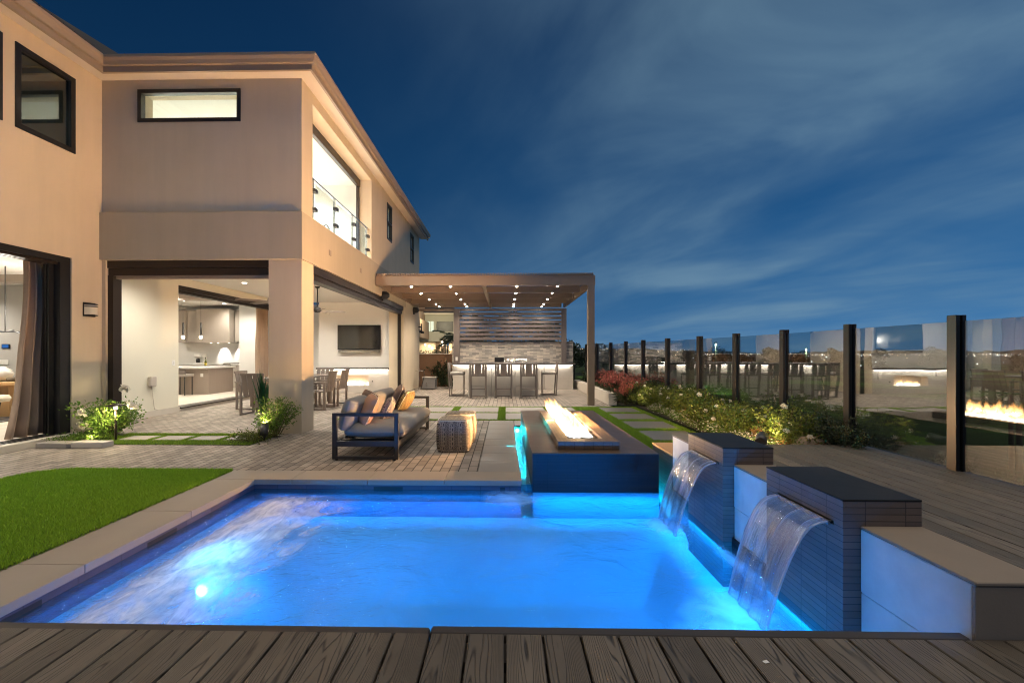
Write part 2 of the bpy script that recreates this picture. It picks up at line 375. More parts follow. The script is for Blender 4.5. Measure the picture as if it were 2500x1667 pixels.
# ------------------------------------------------------------------ the house
XH, YH, XL = -3.3, 7.0, -6.6
H = thing('house', 'two storey stucco house with big open sliding walls onto the pool patio', 'house', (-5, 8, 0))
st, sb, si, pw = MT['stucco'], MT['stucco_band'], MT['stucco_in'], MT['plaster_white']
m = MB(); holes_y(m, XL, -3.6, YH, 7.3, 3.585, 5.76, [(-6.0,-4.30,5.07,5.60)]); m.build('wall', st, H)
m = MB(); holes_x(m, -3.6, XH, YH, 16.7, 3.585, 5.76, [(7.4,10.7,3.62,5.57),(12.1,12.62,4.5,5.52),(15.1,15.65,4.5,5.5)]); m.build('wall', st, H)
m = MB(); holes_x(m, -6.9, XL, -3, YH, 0, 5.76, [(2.4,6.5,.08,2.75),(5.73,6.55,4.35,5.5),(4.3,5.58,4.35,5.5)]); m.build('wall', st, H)
B(-6.63, -3.27, 6.95, 7.3, 2.82, 3.585).box(-3.6, -3.27, 7.3, 14.3, 2.82, 3.585).build('lintel_band', sb, H)
B(-3.6, XH, 14.3, 16.7, 2.82, 3.585).box(-3.8, XH, 14.17, 16.7, .0, 2.82).build('wall', st, H)
B(-3.84, XH, YH, 7.44, 0, 2.82).build('corner_pillar', st, H)
B(-7.3, -6.54, 7.0, 7.3, 0, 2.82).build('wall', st, H)
B(-3.27, -3.262, 8.02, 8.12, 3.12, 3.22).box(-3.27, -3.262, 9.75, 9.85, 3.12, 3.22).each('band_vent', MT['gutter'], H)
m = MB(); holes_x(m, -7.57, -7.27, 7.3, 14.5, 0, 3.0, [(9.55,14.2,.08,2.82)]); m.build('patio_wall', si, H)
B(-7.265, -7.24, 7.3, 9.55, 0, .12).box(-7.265, -7.235, 9.55, 14.2, .0, .07).build('plinth', MT['curb'], H)
B(-7.27, -3.6, 7.3, 14.5, 3.0, 3.05).build('patio_ceiling', pw, H)
B(-7.27, -6.2, 15.2, 15.4, 0, 3).box(-6.25, -6.2, 14.5, 15.2, 0, 3).box(-6.2, -3.8, 14.5, 14.9, .0, 3.0).build('feature_wall', pw, H)
B(-20, -7.57, -3, 16.1, -.04, .08).box(-7.57, -6.6, -3, 7.0, -.04, .08).build('indoor_floor', MT['woodfloor'], H)
B(-20, -7.57, -3, 16.1, 3.0, 3.1).box(-7.57, -6.9, -3, 7.0, 3.0, 3.1).build('indoor_ceiling', pw, H)
B(-20, -7.57, 15.85, 16.1, .08, 3.0).box(-20.2, -20, -3, 16.1, .08, 3.0).box(-20, -6.9, -3.2, -3, .08, 3).build('indoor_wall', pw, H)
B(-20, -11.85, 10.6, 10.8, .08, 3.0).build('indoor_wall', MT['wall_grey'], H)
B(-13.5, -11.4, 12.0, 12.2, .08, 3.0).box(-9.08, -8.45, 14.7, 15.85, .08, 3.0).each('indoor_wall', pw, H)
# upstairs room
B(-6.9, -3.6, 7.3, 16.5, 3.45, 3.6).build('upper_floor', MT['woodfloor'], H)
B(-6.9, -3.6, 7.3, 16.7, 5.68, 5.75).build('upper_ceiling', pw, H)
B(-6.9, -6.6, 7.0, 16.7, 3.6, 5.68).box(-6.6, -3.6, 11.3, 11.4, 3.6, 5.68).box(-6.6, -3.6, 7.3, 7.34, 3.6, 5.05).box(-6.6,-3.6,7.3,7.34,5.62,5.68).box(-6.9,-3.6,16.6,16.7,3.6,5.68).build('upper_wall', pw, H)
B(-12, -6.9, -3, 7.0, 3.45, 3.6).box(-12, -6.9, -3, 7.0, 5.70, 5.76).box(-9.6,-9.4,-3,7,3.6,5.7).box(-9.4,-6.9,6.9,7,3.6,5.7).build('upper_room', MT['wall_grey'], H)
# eaves
B(-6.34, -3.04, 6.74, 7.0, 5.76, 5.80).box(-3.3, -3.04, 7.0, 17.0, 5.76, 5.80).box(XL, -6.34, -3, 7.0, 5.76, 5.80).build('soffit', MT['soffit'], H)
m = MB(); m.box(-6.30, -3.0, 6.70, 6.74, 5.70, 5.88).box(-3.04, -3.0, 6.74, 17.0, 5.70, 5.88).box(-6.34, -6.30, -3, 6.74, 5.70, 5.88); m.build('fascia', MT['gutter'], H)
m = MB()
def gut(a, b, dx, dy):    # K profile gutter swept along an edge
    prof = [(0, 5.79), (.045, 5.79), (.06, 5.84), (.085, 5.88), (.085, 5.925), (.07, 5.925), (.07, 5.90), (0, 5.87)]
    vs = [(a[0]+dx[0]*p, a[1]+dx[1]*p, z) for p, z in prof] + [(b[0]+dy[0]*p, b[1]+dy[1]*p, z) for p, z in prof]
    n = len(prof); fs = [(i, (i+1) % n, n+(i+1) % n, n+i) for i in range(n)]; m.add(vs, fs)
gut((-6.30, 6.70), (-3.0, 6.70), (1,-1), (1,-1)); gut((-3.0, 6.70), (-3.0, 17.0), (1,-1), (1,0)); gut((-6.30,-3), (-6.30,6.70), (1,0), (1,-1))
m.build('gutter', MT['gutter'], H)
m = MB(); zt = 5.90
m.add([(-6.3,6.72,zt),(-2.98,6.72,zt),(-2.98,17,zt),(-4.6,15.4,6.36),(-4.6,8.3,6.36),(-6.3,8.3,6.36)], [(0,1,4,5),(1,2,3,4)])
m.add([(-6.32,-3,zt),(-6.32,6.72,zt),(-6.3,8.3,6.36),(-9.2,8.3,6.6),(-9.2,-3,6.6)], [(0,4,3,2,1)])
for k in range(60):
    y = -3+k*.16; m.obox((-6.36+.04, y, 5.945), (.14,.14,.05), (0,-.25,0))
for k in range(20): m.obox((-6.2+k*.165, 6.74, 5.945), (.14,.14,.045), (.25,0,0))
for k in range(62): m.obox((-3.02, 6.8+k*.165, 5.945), (.14,.14,.045), (0,.25,0))
m.build('roof', MT['roof'], H)

def framed(x0, x1, y, z0, z1, w=.05, d=.07, axis='y', mid=None):
    m = MB(); a = (lambda u0,u1,c,e: m.box(u0,u1,y-d/2,y+d/2,c,e)) if axis == 'y' else (lambda u0,u1,c,e: m.box(y-d/2,y+d/2,u0,u1,c,e))
    a(x0, x0+w, z0, z1); a(x1-w, x1, z0, z1); a(x0+w, x1-w, z0, z0+w); a(x0+w, x1-w, z1-w, z1)
    if mid: a(x0+w, x1-w, mid-w*.4, mid+w*.4)
    return m
def window(x0, x1, y, z0, z1, axis, glassm, w=.06, mid=None, label=None, back=None):
    f = framed(x0, x1, y, z0, z1, w, .09, axis, mid).build('window', MT['black'], H)
    if label: f['label'] = label
    g = (B(x0+w*.5, x1-w*.5, y-.006, y+.006, z0+w*.5, z1-w*.5) if axis == 'y' else B(y-.006, y+.006, x0+w*.5, x1-w*.5, z0+w*.5, z1-w*.5)); g.build('pane', glassm, f)
    if back: (B(x0, x1, y+.12, y+.125, z0, z1) if axis == 'y' else B(y-.125, y-.12, x0, x1, z0, z1)).build('blind', back, f)
    return f
shade = emit('lit_blind', (.80,.83,.68), .42)
window(-6.0, -4.30, 7.03, 5.07, 5.60, 'y', MT['glass'], label='wide clerestory window glowing white')
window(12.1, 12.62, -3.33, 4.5, 5.52, 'x', MT['glass'], .045, 5.0, back=shade); window(15.1, 15.65, -3.33, 4.5, 5.5, 'x', MT['glass'], .045, 5.0, back=shade)
window(5.73, 6.55, -6.63, 4.35, 5.5, 'x', MT['glass_dark'], .07, label='tall dark window reflecting the clerestory'); window(4.3, 5.58, -6.63, 4.35, 5.5, 'x', MT['glass_dark'], .07)
# door frames, headers and tracks of the open walls
br = MT['bronze']
B(-6.54, -3.84, 7.03, 7.27, 2.70, 2.82).box(-6.54, -3.84, 7.05, 7.25, 2.58, 2.695).box(-6.54, -6.45, 7.04, 7.20, 0, 2.58).box(-3.87, -3.84, 7.06, 7.14, 0, 2.58).build('screen_frame', br, H)
B(-6.44, -3.87, 7.08, 7.16, 2.53, 2.58).build('roller_screen', MT['gutter'], H)
B(-3.57, -3.32, 7.44, 14.17, 2.68, 2.82).box(-3.55, -3.36, 7.44, 14.17, 2.58, 2.675).box(-3.50, -3.40, 14.11, 14.17, 0, 2.58).build('screen_frame', br, H)
B(-6.88, -6.62, 2.4, 6.5, 2.66, 2.75).box(-6.88, -6.62, 6.35, 6.5, .08, 2.66).box(-6.80, -6.78, 6.30, 6.35, .08, 2.66).box(-6.74, -6.72, 6.28, 6.35, .08, 2.66).build('door_frame', MT['black'], H)
for k in range(3): B(-6.85+k*.08, -6.82+k*.08, 2.4, 6.36, 2.62, 2.66).build('door_track', br, H)
B(-6.95, -6.50, 2.4, 6.5, .0, .09).build('door_sill', MT['curb'], H); 
for k in range(3): B(-6.86+k*.09, -6.83+k*.09, 2.4, 6.35, .09, .10).build('door_track', MT['black'], H)
B(-7.55, -7.29, 9.55, 14.2, 2.72, 2.82).box(-7.50,-7.46,9.55,14.2,2.66,2.72).box(-7.40,-7.36,9.55,14.2,2.66,2.72).build('door_frame', br, H)
B(-7.56, -7.2, 9.55, 14.2, .07, .095).build('door_sill', br, H)
B(-3.66, -3.58, 7.4, 10.7, 5.40, 5.57).box(-3.66,-3.6,10.62,10.7,3.62,5.40).build('door_frame', br, H)
# balcony railing
ra = MB(); ra.box(-3.40, -3.35, 7.4, 10.7, 4.33, 4.355); ral = ra.build('balcony_rail', MT['steel'], H, label='glass balcony rail with clamped steel posts')
for y in (7.62, 8.60, 9.63, 10.60):
    MB().box(-3.42, -3.38, y-.012, y+.012, 3.6, 4.33).build('post', MT['steel'], ral)
    MB().box(-3.40, -3.33, y-.06, y+.06, 3.80, 3.86).box(-3.40, -3.33, y-.06, y+.06, 4.13, 4.19).each('clamp', MT['bronze'], ral)
for a, b in ((7.66, 8.57), (8.64, 9.60), (9.67, 10.57)): B(-3.372, -3.36, a, b, 3.66, 4.29).build('glass_panel', MT['glass'], ral)
# indoor ceiling beams
for y in (9.2, 12.4): B(-20, -7.6, y, y+.25, 2.84, 3.0).build('ceiling_beam', MT['cab_dark'], H)
# recessed lights of the house
lensm = emit('can_lens', (1,.93,.84), 14)
def can(x, y, z, p, parent=H, r=.05, col=WHITE, trim=True):
    c = MB().lathe([(r, 0), (r, -.004), (r*.9, -.006)], (x, y, z), 14).build('recessed_light', lensm, parent)
    if trim:
        m = MB(); m.lathe([(r*1.35, 0), (r*1.35, -.004), (r*1.02, -.004), (r*1.02, 0)], (x, y, z), 16).build('trim_ring', pw, c)
    if p: lamp('ceiling_lamp', 'SPOT', (x, y, z-.03), p*1.7, col, .04, spot=150, blend=.9, parent=parent)
for x in (-6.3, -4.3):
    for y in (8.1, 10.4, 12.9): can(x, y, 3.0, 55)
for x, y in ((-4.4, 8.2), (-5.9, 8.6), (-5.2, 10.2)): can(x, y, 5.68, 260, col=(.95,.97,.93))
for x, y, p in ((-8.4,4.2,70),(-10.5,6.4,80),(-8.6,7.6,60),(-8.6,10.4,60),(-10.5,9.3,60),(-10,12.2,70),(-8.6,13.8,60),(-9.6,14.7,30),(-13,9.6,60),(-12.6,14,60),(-8,2,60)): can(x, y, 3.0, p)
lamp('room_lamp', 'AREA', (-8.2, 5, 5.6), 4, WHITE, .6, parent=H)

# ------------------------------------------------------------------ fireplace wall, TV, fans
fw = thing('linear_fireplace', 'long low built-in fireplace of pale panels under a floating ledge', 'fireplace', (-5, 14.3, 0))
m = MB(); holes_y(m, -6.2, -3.81, 14.2, 14.5, 0, .76, [(-5.56,-4.46,.24,.58)]); m.build('surround', MT['conc_panel'], fw)
B(-6.2, -3.81, 14.14, 14.49, .77, .83).build('ledge', MT['counter_dark'], fw)
B(-6.18, -3.83, 14.17, 14.19, .755, .768).build('led_strip', MT['led'], fw)
B(-5.56,-4.46,14.46,14.49,.24,.58).box(-5.56,-5.54,14.2,14.46,.24,.58).box(-4.48,-4.46,14.2,14.46,.24,.58).build('firebox', MT['conc_panel'], fw)
B(-4.2, -4.13, 14.19, 14.199, .60, .70).build('outlet', MT['cab'], fw); MB().cyl((-4.35,14.19,.38),(-4.35,14.2,.38),.02).build('gas_key', MT['bronze'], fw)
lamp('ledge_lamp', 'AREA', (-5, 14.12, .75), 3.5, WHITE, 2.3, (0,.5,-1), .03, parent=fw)
lamp('ledge_lamp', 'AREA', (-5, 14.17, .73), 2, WHITE, 2.3, (0,.3,1), .03, parent=fw)
def flame_mat():
    t = NT('flame'); c = t.n('ShaderNodeTexCoord'); s = t.n('ShaderNodeSeparateXYZ'); t.l(c.outputs['UV'], s.inputs[0])
    col = t.ramp(s.outputs[1], [(0, (.85,.85,1)), (.2, (1,.90,.70)), (.5, (1,.62,.22)), (1, (1,.28,.04))])
    stg = t.ramp(s.outputs[1], [(0, (1,1,1)), (.4, (.8,.8,.8)), (1, (.12,.12,.12))])
    e = t.n('ShaderNodeEmission'); t.l(col, e.inputs[0]); t.l(t.math('MULTIPLY', stg, 5.5), e.inputs[1])
    lw = t.n('ShaderNodeLayerWeight'); lw.inputs[0].default_value = .35
    al = t.math('MULTIPLY', t.math('SUBTRACT', 1.0, t.math('POWER', lw.outputs['Facing'], .6)), t.math('SUBTRACT', 1.0, t.math('MULTIPLY', s.outputs[1], .75)))
    tr = t.n('ShaderNodeBsdfTransparent'); mx = t.n('ShaderNodeMixShader')
    t.l(al, mx.inputs[0]); t.l(tr.outputs[0], mx.inputs[1]); t.l(e.outputs[0], mx.inputs[2]); t.l(mx.outputs[0], t.out.inputs[0]); return t.m
MT['flame'] = flame_mat()
def flames(x0, x1, y0, y1, z, n, hmin, hmax, rad, parent, lean=(0,0), seed=3):
    rg = random.Random(seed); vs = []; fs = []; uv = []
    for i in range(n):
        cx, cy = rg.uniform(x0, x1), rg.uniform(y0, y1); h = rg.uniform(hmin, hmax)*(1-.35*abs((cx-(x0+x1)/2)/max(x1-x0,.01)*2)); r = rad*rg.uniform(.6, 1.2)
        ph = rg.uniform(0, 6.28); N = 9; K = 8; b = len(vs); am = rg.uniform(.1, .35)
        for a in range(K):
            f = a/(K-1); rr = r*(math.sin(min(1, (f*.9+.12))*math.pi)**.8)*(1-f*.55)+.001
            ox = math.sin(f*5+ph)*am*r*f*2+lean[0]*f*h; oy = math.cos(f*4+ph)*am*r*f*2+lean[1]*f*h
            for k in range(N):
                t = 2*math.pi*k/N; vs.append((cx+ox+rr*math.cos(t), cy+oy+rr*math.sin(t), z+f*h)); uv.append((k/N, f*(h/hmax)**.5))
        for a in range(K-1):
            for k in range(N): fs.append((b+a*N+k, b+a*N+(k+1)%N, b+(a+1)*N+(k+1)%N, b+(a+1)*N+k))
    mb = MB().add(vs, fs, True); o = mb.build('flames', MT['flame'], parent)
    ul = o.data.uv_layers.new(name='UVMap'); idx = np.zeros(len(o.data.loops), dtype=np.int32); o.data.loops.foreach_get('vertex_index', idx)
    ul.data.foreach_set('uv', np.array(uv, dtype=np.float32)[idx].ravel()); return o
flames(-5.3, -4.52, 14.28, 14.36, .25, 26, .10, .26, .035, fw, seed=5)
lamp('fire_lamp', 'AREA', (-5, 14.40, .26), 1.5, (1,.6,.3), .9, (0,0,1), .04, parent=fw)

tv = thing('television', 'flat black television on the white wall above the fireplace ledge', 'television', (-4.9, 14.45, 1.8))
scr = M('tv_screen', (.012,.012,.014), .08, var=0, bump=0, spec=.9)
B(-5.58, -4.14, 14.40, 14.44, 1.42, 2.24).build('bezel', MT['black'], tv); B(-5.565, -4.155, 14.392, 14.399, 1.45, 2.225).build('screen', scr, tv)
B(-5.3,-4.4,14.44,14.5,1.6,2.0).build('wall_mount', MT['black'], tv)
B(-5.55, -4.16, 14.38, 14.46, 1.33, 1.40).build('soundbar', MT['steel'], tv)

def fan(x, y, rz, label, metal):
    t = thing('ceiling_fan', label, 'ceiling fan', (x, y, 3.0), 'ceiling fans of the covered patio')
    MB().cyl((x, y, 2.45), (x, y, 3.0), .014).lathe([(.02,0),(.06,.0),(.06,-.03),(.02,-.05)], (x, y, 3.0)).build('down_rod', metal, t)
    MB().lathe([(.03,.10),(.09,.07),(.10,0),(.06,-.04),(.0,-.05)], (x, y, 2.38)).build('motor', metal, t)
    for k in range(5):
        a = rz + k*2*math.pi/5; b = MB(); c, s_ = math.cos(a), math.sin(a)
        q = [(.09,-.025),(.25,-.06),(.68,-.05),(.68,.05),(.25,.06),(.09,.025)]
        v = [(x+u*c-w_*s_, y+u*s_+w_*c, 2.37+w_*.25) for u, w_ in q]; v += [(p[0], p[1], p[2]+.008) for p in v]
        b.add(v, [(5,4,3,2,1,0),(6,7,8,9,10,11)]+[(i,(i+1)%6,6+(i+1)%6,6+i) for i in range(6)]).build('blade', MT['chairgrey'], t)
fan(-4.78, 11.0, .3, 'black ceiling fan hanging near the television wall', MT['black'])
fan(-4.86, 9.0, .15, 'grey ceiling fan half hidden by the corner pillar', MT['steel'])
t = thing('wall_sconce', 'square lantern wall light beside the left wing doors', 'wall light', (XL, 6.8, 2.0))
BB(XL, XL+.02, 6.67, 6.87, 1.88, 2.10, .004).build('back_plate', MT['bronze'], t)
ys = [6.68+.18*k/8 for k in range(9)]; pr = [(XL+.02+.10*math.sin(math.pi*k/8)**.5, y) for k, y in enumerate(ys)]
m = MB(); v = [(px, y, z) for z in (1.91, 2.06) for px, y in pr]; m.add(v, [(k, k+1, 10+k, 9+k) for k in range(8)], True); m.build('shade', MT['cream'], t)
m = MB()
for z in (1.90, 2.035, 2.075): m.tube([(px+.004, y, z) for px, y in pr], .007, 6)
m.each('bracket', MT['bronze'], t)
t = thing('outlet_cover', 'small weatherproof outlet with a dangling cord on the patio wall', 'outlet', (-7.27, 8.78, .7))
BB(-7.27, -7.19, 8.70, 8.86, .62, .82, .015).build('cover', MT['cab'], t); MB().tube([(-7.24,8.78,.62),(-7.23,8.8,.4),(-7.25,8.86,.15),(-7.24,8.95,.12)], .006).build('cord', MT['curb'], t)
t = thing('light_switch', 'white rocker switch plate beside the kitchen opening', 'switch', (-7.27, 9.4, 1.1)); BB(-7.27, -7.262, 9.36, 9.44, 1.03, 1.15, .003).build('plate', pw, t); BB(-7.262,-7.255,9.385,9.415,1.06,1.12,.002).build('rocker', MT['quartz'], t)
for nm, y in (('first', 11.6), ('second', 15.6)):
    t = thing('outdoor_speaker', 'dark round wall speaker under the pergola, '+('nearer the pool' if nm == 'first' else 'nearer the slatted screen'), 'speaker', (-3.2, y, 2.9), 'speakers under the pergola')
    MB().lathe([(.10,0),(.11,.03),(.10,.14),(.05,.2)], (-3.3, y, 2.85), 20, 'x').build('body', MT['black'], t); MB().box(-3.3,-3.25,y-.03,y+.03,2.7,2.8).build('bracket', MT['black'], t)
t = thing('security_camera', 'black security camera on the far house corner', 'camera', (-3.25, 16.5, 2.2))
MB().cyl((-3.3,16.55,2.3),(-3.18,16.5,2.3),.02).cyl((-3.18,16.5,2.05),(-3.18,16.5,2.42),.022).build('arm', MT['black'], t); MB().cyl((-3.22,16.45,2.12),(-3.08,16.35,2.08),.045).build('housing', MT['black'], t)

# telescope and chair on the balcony
t = thing('telescope', 'white reflector telescope on a tripod behind the balcony glass', 'telescope', (-3.95, 8.0, 3.6))
MB().cyl((-4.05,8.1,4.02),(-3.78,7.9,4.52),.10,20).build('tube', MT['plaster_white'], t); MB().cyl((-3.80,7.92,4.47),(-3.77,7.89,4.53),.11,20).build('front_ring', MT['steel'], t)
for a in (0, 2.1, 4.2): MB().cyl((-3.95,8.0,4.15),(-3.95+.28*math.cos(a),8.0+.28*math.sin(a),3.6),.014).build('leg', MT['black'], t)
MB().cyl((-3.95,8.0,4.12),(-3.93,8.02,4.26),.04).build('mount', MT['black'], t)
t = thing('wire_chair', 'round backed wire chair on the balcony floor', 'chair', (-3.85, 9.2, 3.6))
m = MB()
for k in range(7):
    a = math.pi*k/6; m.tube([(-3.85+.02*k, 9.2-.17*math.cos(a)*f, 3.80+.22*math.sin(a)*f) for f in (.2,.6,1)], .008, 6)
m.tube([(-3.8, 9.2-.18*math.cos(math.pi*k/12), 3.80+.24*math.sin(math.pi*k/12)) for k in range(13)], .014, 8); m.build('backrest', MT['steel'], t)
MB().lathe([(.19,0),(.21,.015),(.19,.03)], (-3.95,9.2,3.78), 20).build('seat', MT['plaster_white'], t)
for a in (.8, 2.4, 3.9, 5.5): MB().cyl((-3.95+.15*math.cos(a),9.2+.15*math.sin(a),3.78),(-3.95+.19*math.cos(a),9.2+.19*math.sin(a),3.6),.01).build('leg', MT['steel'], t)

# ------------------------------------------------------------------ kitchen
ki = thing('kitchen_island', 'taupe panelled kitchen island with a thick white top', 'kitchen island', (-9.6, 13.3, .08))
B(-10.5, -8.82, 12.78, 13.95, .08, .84).build('cabinet', MT['cab_dark'], ki); BB(-10.6, -8.76, 12.62, 14.0, .842, .89, .006).build('countertop', MT['quartz'], ki)
B(-9.06, -8.98, 12.77, 12.779, .60, .70).build('outlet', pw, ki); lamp('x', 'AREA', (-9.6, 12.4, 2.9), 12, WHITE, .3, parent=ki)
t = thing('kitchen_stool', 'low back stool tucked at the left end of the kitchen island', 'stool', (-9.35, 12.5, .08))
m = MB()
for dx, dy in ((-.18,-.15),(.18,-.15),(-.18,.15),(.18,.15)): MB().cyl((-9.4+dx,12.5+dy,.08),(-9.4+dx,12.5+dy,.62),.014,8).build('leg', MT['black'], t)
BB(-9.62,-9.18,12.32,12.70,.62,.70,.02).build('seat', MT['cab'], t); B(-9.62,-9.18,12.31,12.35,.70,.80).build('backrest', MT['chairgrey'], t)
kc = thing('kitchen_cabinets', 'pale taupe wall and base cabinets with a hood cover and white counter', 'cabinets', (-10.4, 15.4, .08))
cb_ = MT['cab']
BB(-10.9, -9.72, 15.15, 15.85, 1.68, 2.86, .006).build('hood_cover', cb_, kc)
for a, b in ((-9.71, -9.42), (-9.41, -9.12), (-11.9, -11.46), (-11.45, -10.91)):
    B(a+.003, b-.003, 15.47, 15.85, 1.69, 2.84).build('wall_cabinet', cb_, kc); d = BB(a+.02, b-.02, 15.445, 15.468, 1.71, 2.80, .004).build('door', cb_, kc)
    B(b-.05, b-.035, 15.43, 15.444, 1.78, 1.82).build('handle', MT['black'], d)
B(-12.5, -9.97, 15.25, 15.85, .08, .88).box(-9.70,-9.14,15.25,15.85,.08,.88).build('base_cabinet', cb_, kc)
for a, b in ((-9.69,-9.51),(-9.50,-9.16)):
    for z0, z1 in (((.16,.86),) if a < -9.6 else ((.16,.40),(.42,.66),(.68,.86))):
        d = BB(a+.01, b-.01, 15.225, 15.248, z0, z1, .004).build('drawer' if b > -9.3 else 'door', cb_, kc); B((a+b)/2-.03, (a+b)/2+.03, 15.205, 15.224, z1-.06, z1-.045).build('handle', MT['black'], d)
BB(-12.5, -9.14, 15.20, 15.84, .885, .925, .004).build('countertop', MT['quartz'], kc)
B(-12.5, -9.12, 15.835, 15.848, .93, 1.68).build('backsplash', MT['quartz'], kc)
for x in (-10.6, -10.35, -9.95): MB().lathe([(.03,0),(.03,-.006)], (x, 15.5, 1.678), 10).build('puck_light', MT['warm_soft'], kc); 
for x in (-10.32, -9.72): lamp('hood_lamp', 'SPOT', (x, 15.62, 1.66), 26, (1,.95,.88), .02, (0,.45,-1), spot=64, blend=.6, parent=kc)
t = thing('range_cooker', 'stainless range cooker between the kitchen base cabinets', 'cooker', (-9.83, 15.5, .08))
B(-9.96, -9.71, 15.18, 15.8, .08, .93).build('body', MT['steel'], t); MB().cyl((-9.95,15.12,.80),(-9.72,15.12,.80),.012).cyl((-9.95,15.12,.32),(-9.72,15.12,.32),.012).build('handle', MT['chrome'], t); B(-9.95,-9.72,15.2,15.75,.931,.95).build('grate', MT['black'], t)
t = thing('coffee_maker', 'white and black coffee maker on the kitchen counter', 'coffee maker', (-11.0, 15.45, .925))
BB(-11.12, -10.86, 15.45, 15.65, .925, 1.27, .02).build('body', pw, t); BB(-11.12, -10.86, 15.32, 15.45, 1.17, 1.27, .02).box(-11.12,-10.86,15.3,15.45,.925,.96).each('head', pw, t); MB().lathe([(.05,0),(.065,.03),(.065,.11),(.045,.15)], (-10.99,15.37,.965), 14).build('jug', MT['black'], t)
t = thing('bottle', 'green glass olive oil bottle with yellow label on the island', 'bottle', (-9.62, 13.8, .89)); gb = M('bottle_green', (.10,.11,.02), .1, bump=0)
MB().lathe([(.03,0),(.034,.01),(.034,.13),(.012,.18),(.012,.25)], (-9.62,13.8,.89), 14).build('glass_body', gb, t); MB().lathe([(.0345,.03),(.0345,.10)], (-9.62,13.8,.89), 14).build('paper_label', M('yellow_label', (.55,.42,.05), .6), t); MB().lathe([(.013,.25),(.013,.28)], (-9.62,13.8,.89), 10).build('cap', MT['black'], t)
t = thing('toaster', 'steel four slot toaster at the right end of the counter', 'toaster', (-9.35, 15.5, .925))
BB(-9.50, -9.20, 15.42, 15.62, .93, 1.10, .025).build('body', MT['steel'], t); B(-9.47,-9.37,15.412,15.42,.96,1.06).box(-9.33,-9.23,15.412,15.42,.96,1.06).each('panel', MT['black'], t)
for x in (-9.98, -9.42):
    t = thing('pendant_light', 'slim black rod pendant with a bare bulb, '+('left' if x < -9.7 else 'right')+' one above the island', 'pendant light', (x, 13.3, 3.0), 'pendants above the kitchen island')
    MB().cyl((x,13.3,2.25),(x,13.3,3.0),.004,6).build('cable', MT['black'], t); MB().cyl((x,13.3,1.84),(x,13.3,2.25),.022,12).build('rod', MT['black'], t)
    MB().lathe([(.012,.05),(.035,.02),(.04,-.02),(.02,-.05),(.001,-.055)], (x,13.3,1.80), 14).build('bulb', MT['warm'], t)
    lamp('bulb_lamp', 'POINT', (x, 13.3, 1.78), 12, WHITE, .04, parent=t)
t = thing('track_light', 'black spotlight bar on the kitchen ceiling', 'track light', (-9.6, 13, 2.9)); B(-10.2,-9.3,12.66,12.7,2.93,2.97).build('track', MT['black'], t)
for x in (-10.1,-9.45): MB().cyl((x,12.68,2.93),(x,12.62,2.85),.03,10).build('spot_head', MT['black'], t); MB().cyl((x,12.62,2.85),(x,12.618,2.847),.026,10).build('lens', MT['warm_soft'], t)
# curtains
def curtain(name, label, x, y0, y1, z0, z1, folds, amp, flare=0, axis='y', mat=None):
    t = thing(name, label, 'curtain', (x, (y0+y1)/2, z0)); N = folds*10; K = 14; vs = []; 
    for k in range(K+1):
        f = k/K; z = z0+(z1-z0)*f; fl = flare*(1-f)**2
        for i in range(N+1):
            u = i/N; a = u*folds*2*math.pi; y = y0-fl*(1-u)+(y1-y0+fl)*u - (fl*0)
            vs.append((x+amp*math.sin(a+.3*math.sin(3*f+u*5))*(.75+.25*math.sin(u*9))*(1+.4*(1-f))+.01*math.sin(f*9+u*4), y+.012*math.sin(a*2), z))
    fs = [(k*(N+1)+i, k*(N+1)+i+1, (k+1)*(N+1)+i+1, (k+1)*(N+1)+i) for k in range(K) for i in range(N)]
    o = MB().add(vs, fs, True).build('fabric', mat, t); md = o.modifiers.new('t', 'SOLIDIFY'); md.thickness = .006
    MB().cyl((x, y0-.1, z1+.02), (x, y1+.1, z1+.02), .012).build('rail', MT['black'], t)
cur = M('curtain_taupe', (.42,.31,.23), .8, var=.18, vs=6, bump=.3, bs=260, sc=(1,1,.3), spec=.3)
curtain('curtain', 'long taupe linen curtain pooled beside the left wing doorway', -7.02, 6.20, 6.84, .09, 2.68, 7, .075, .24, mat=cur)
curtain('curtain', 'brown curtain seen behind the second ceiling fan at the kitchen opening', -7.78, 13.45, 14.12, .09, 2.8, 5, .06, .05, mat=cur)
# dining corner
t = thing('dining_table', 'thick oak dining table on a slab trestle in the left wing room', 'table', (-10, 8.3, .08))
BB(-11.6, -9.08, 7.9, 8.8, .70, .76, .01).build('tabletop', MT['oak'], t)
B(-9.75,-9.45,8.1,8.6,.08,.70).box(-11.3,-11.0,8.1,8.6,.08,.70).each('trestle', MT['oak'], t); MB().obox((-9.25,8.3,.55),(.5,.06,.08),(0,-.7,0)).build('brace', MT['oak'], t)
t = thing('bench', 'cream upholstered bench in front of the oak table', 'bench', (-10, 7.6, .08)); BB(-11.4,-9.05,7.5,7.85,.42,.54,.05).build('seat', MT['cream'], t)
for x in (-9.2,-11.2): MB().obox((x,7.68,.25),(.06,.06,.38),(0,.25,0)).build('leg', MT['bronze'], t)
t = thing('dining_chair', 'cream upholstered armchair behind the oak table', 'chair', (-9.9, 9.1, .08)); BB(-10.3,-9.5,8.95,9.4,.42,.55,.05).build('seat', MT['cream'], t); BB(-10.35,-9.4,9.3,9.45,.5,1.0,.06).build('backrest', MT['cream'], t)
for x in (-10.2,-9.6): MB().cyl((x,9.2,.08),(x,9.2,.42),.02).build('leg', MT['oak'], t)
t = thing('vase', 'round grey ceramic vase on the oak table', 'vase', (-9.62, 8.15, .76)); MB().lathe([(.05,0),(.12,.06),(.15,.14),(.12,.22),(.05,.27),(.04,.29)], (-9.62,8.15,.76), 20).build('body', MT['wall_grey'], t)
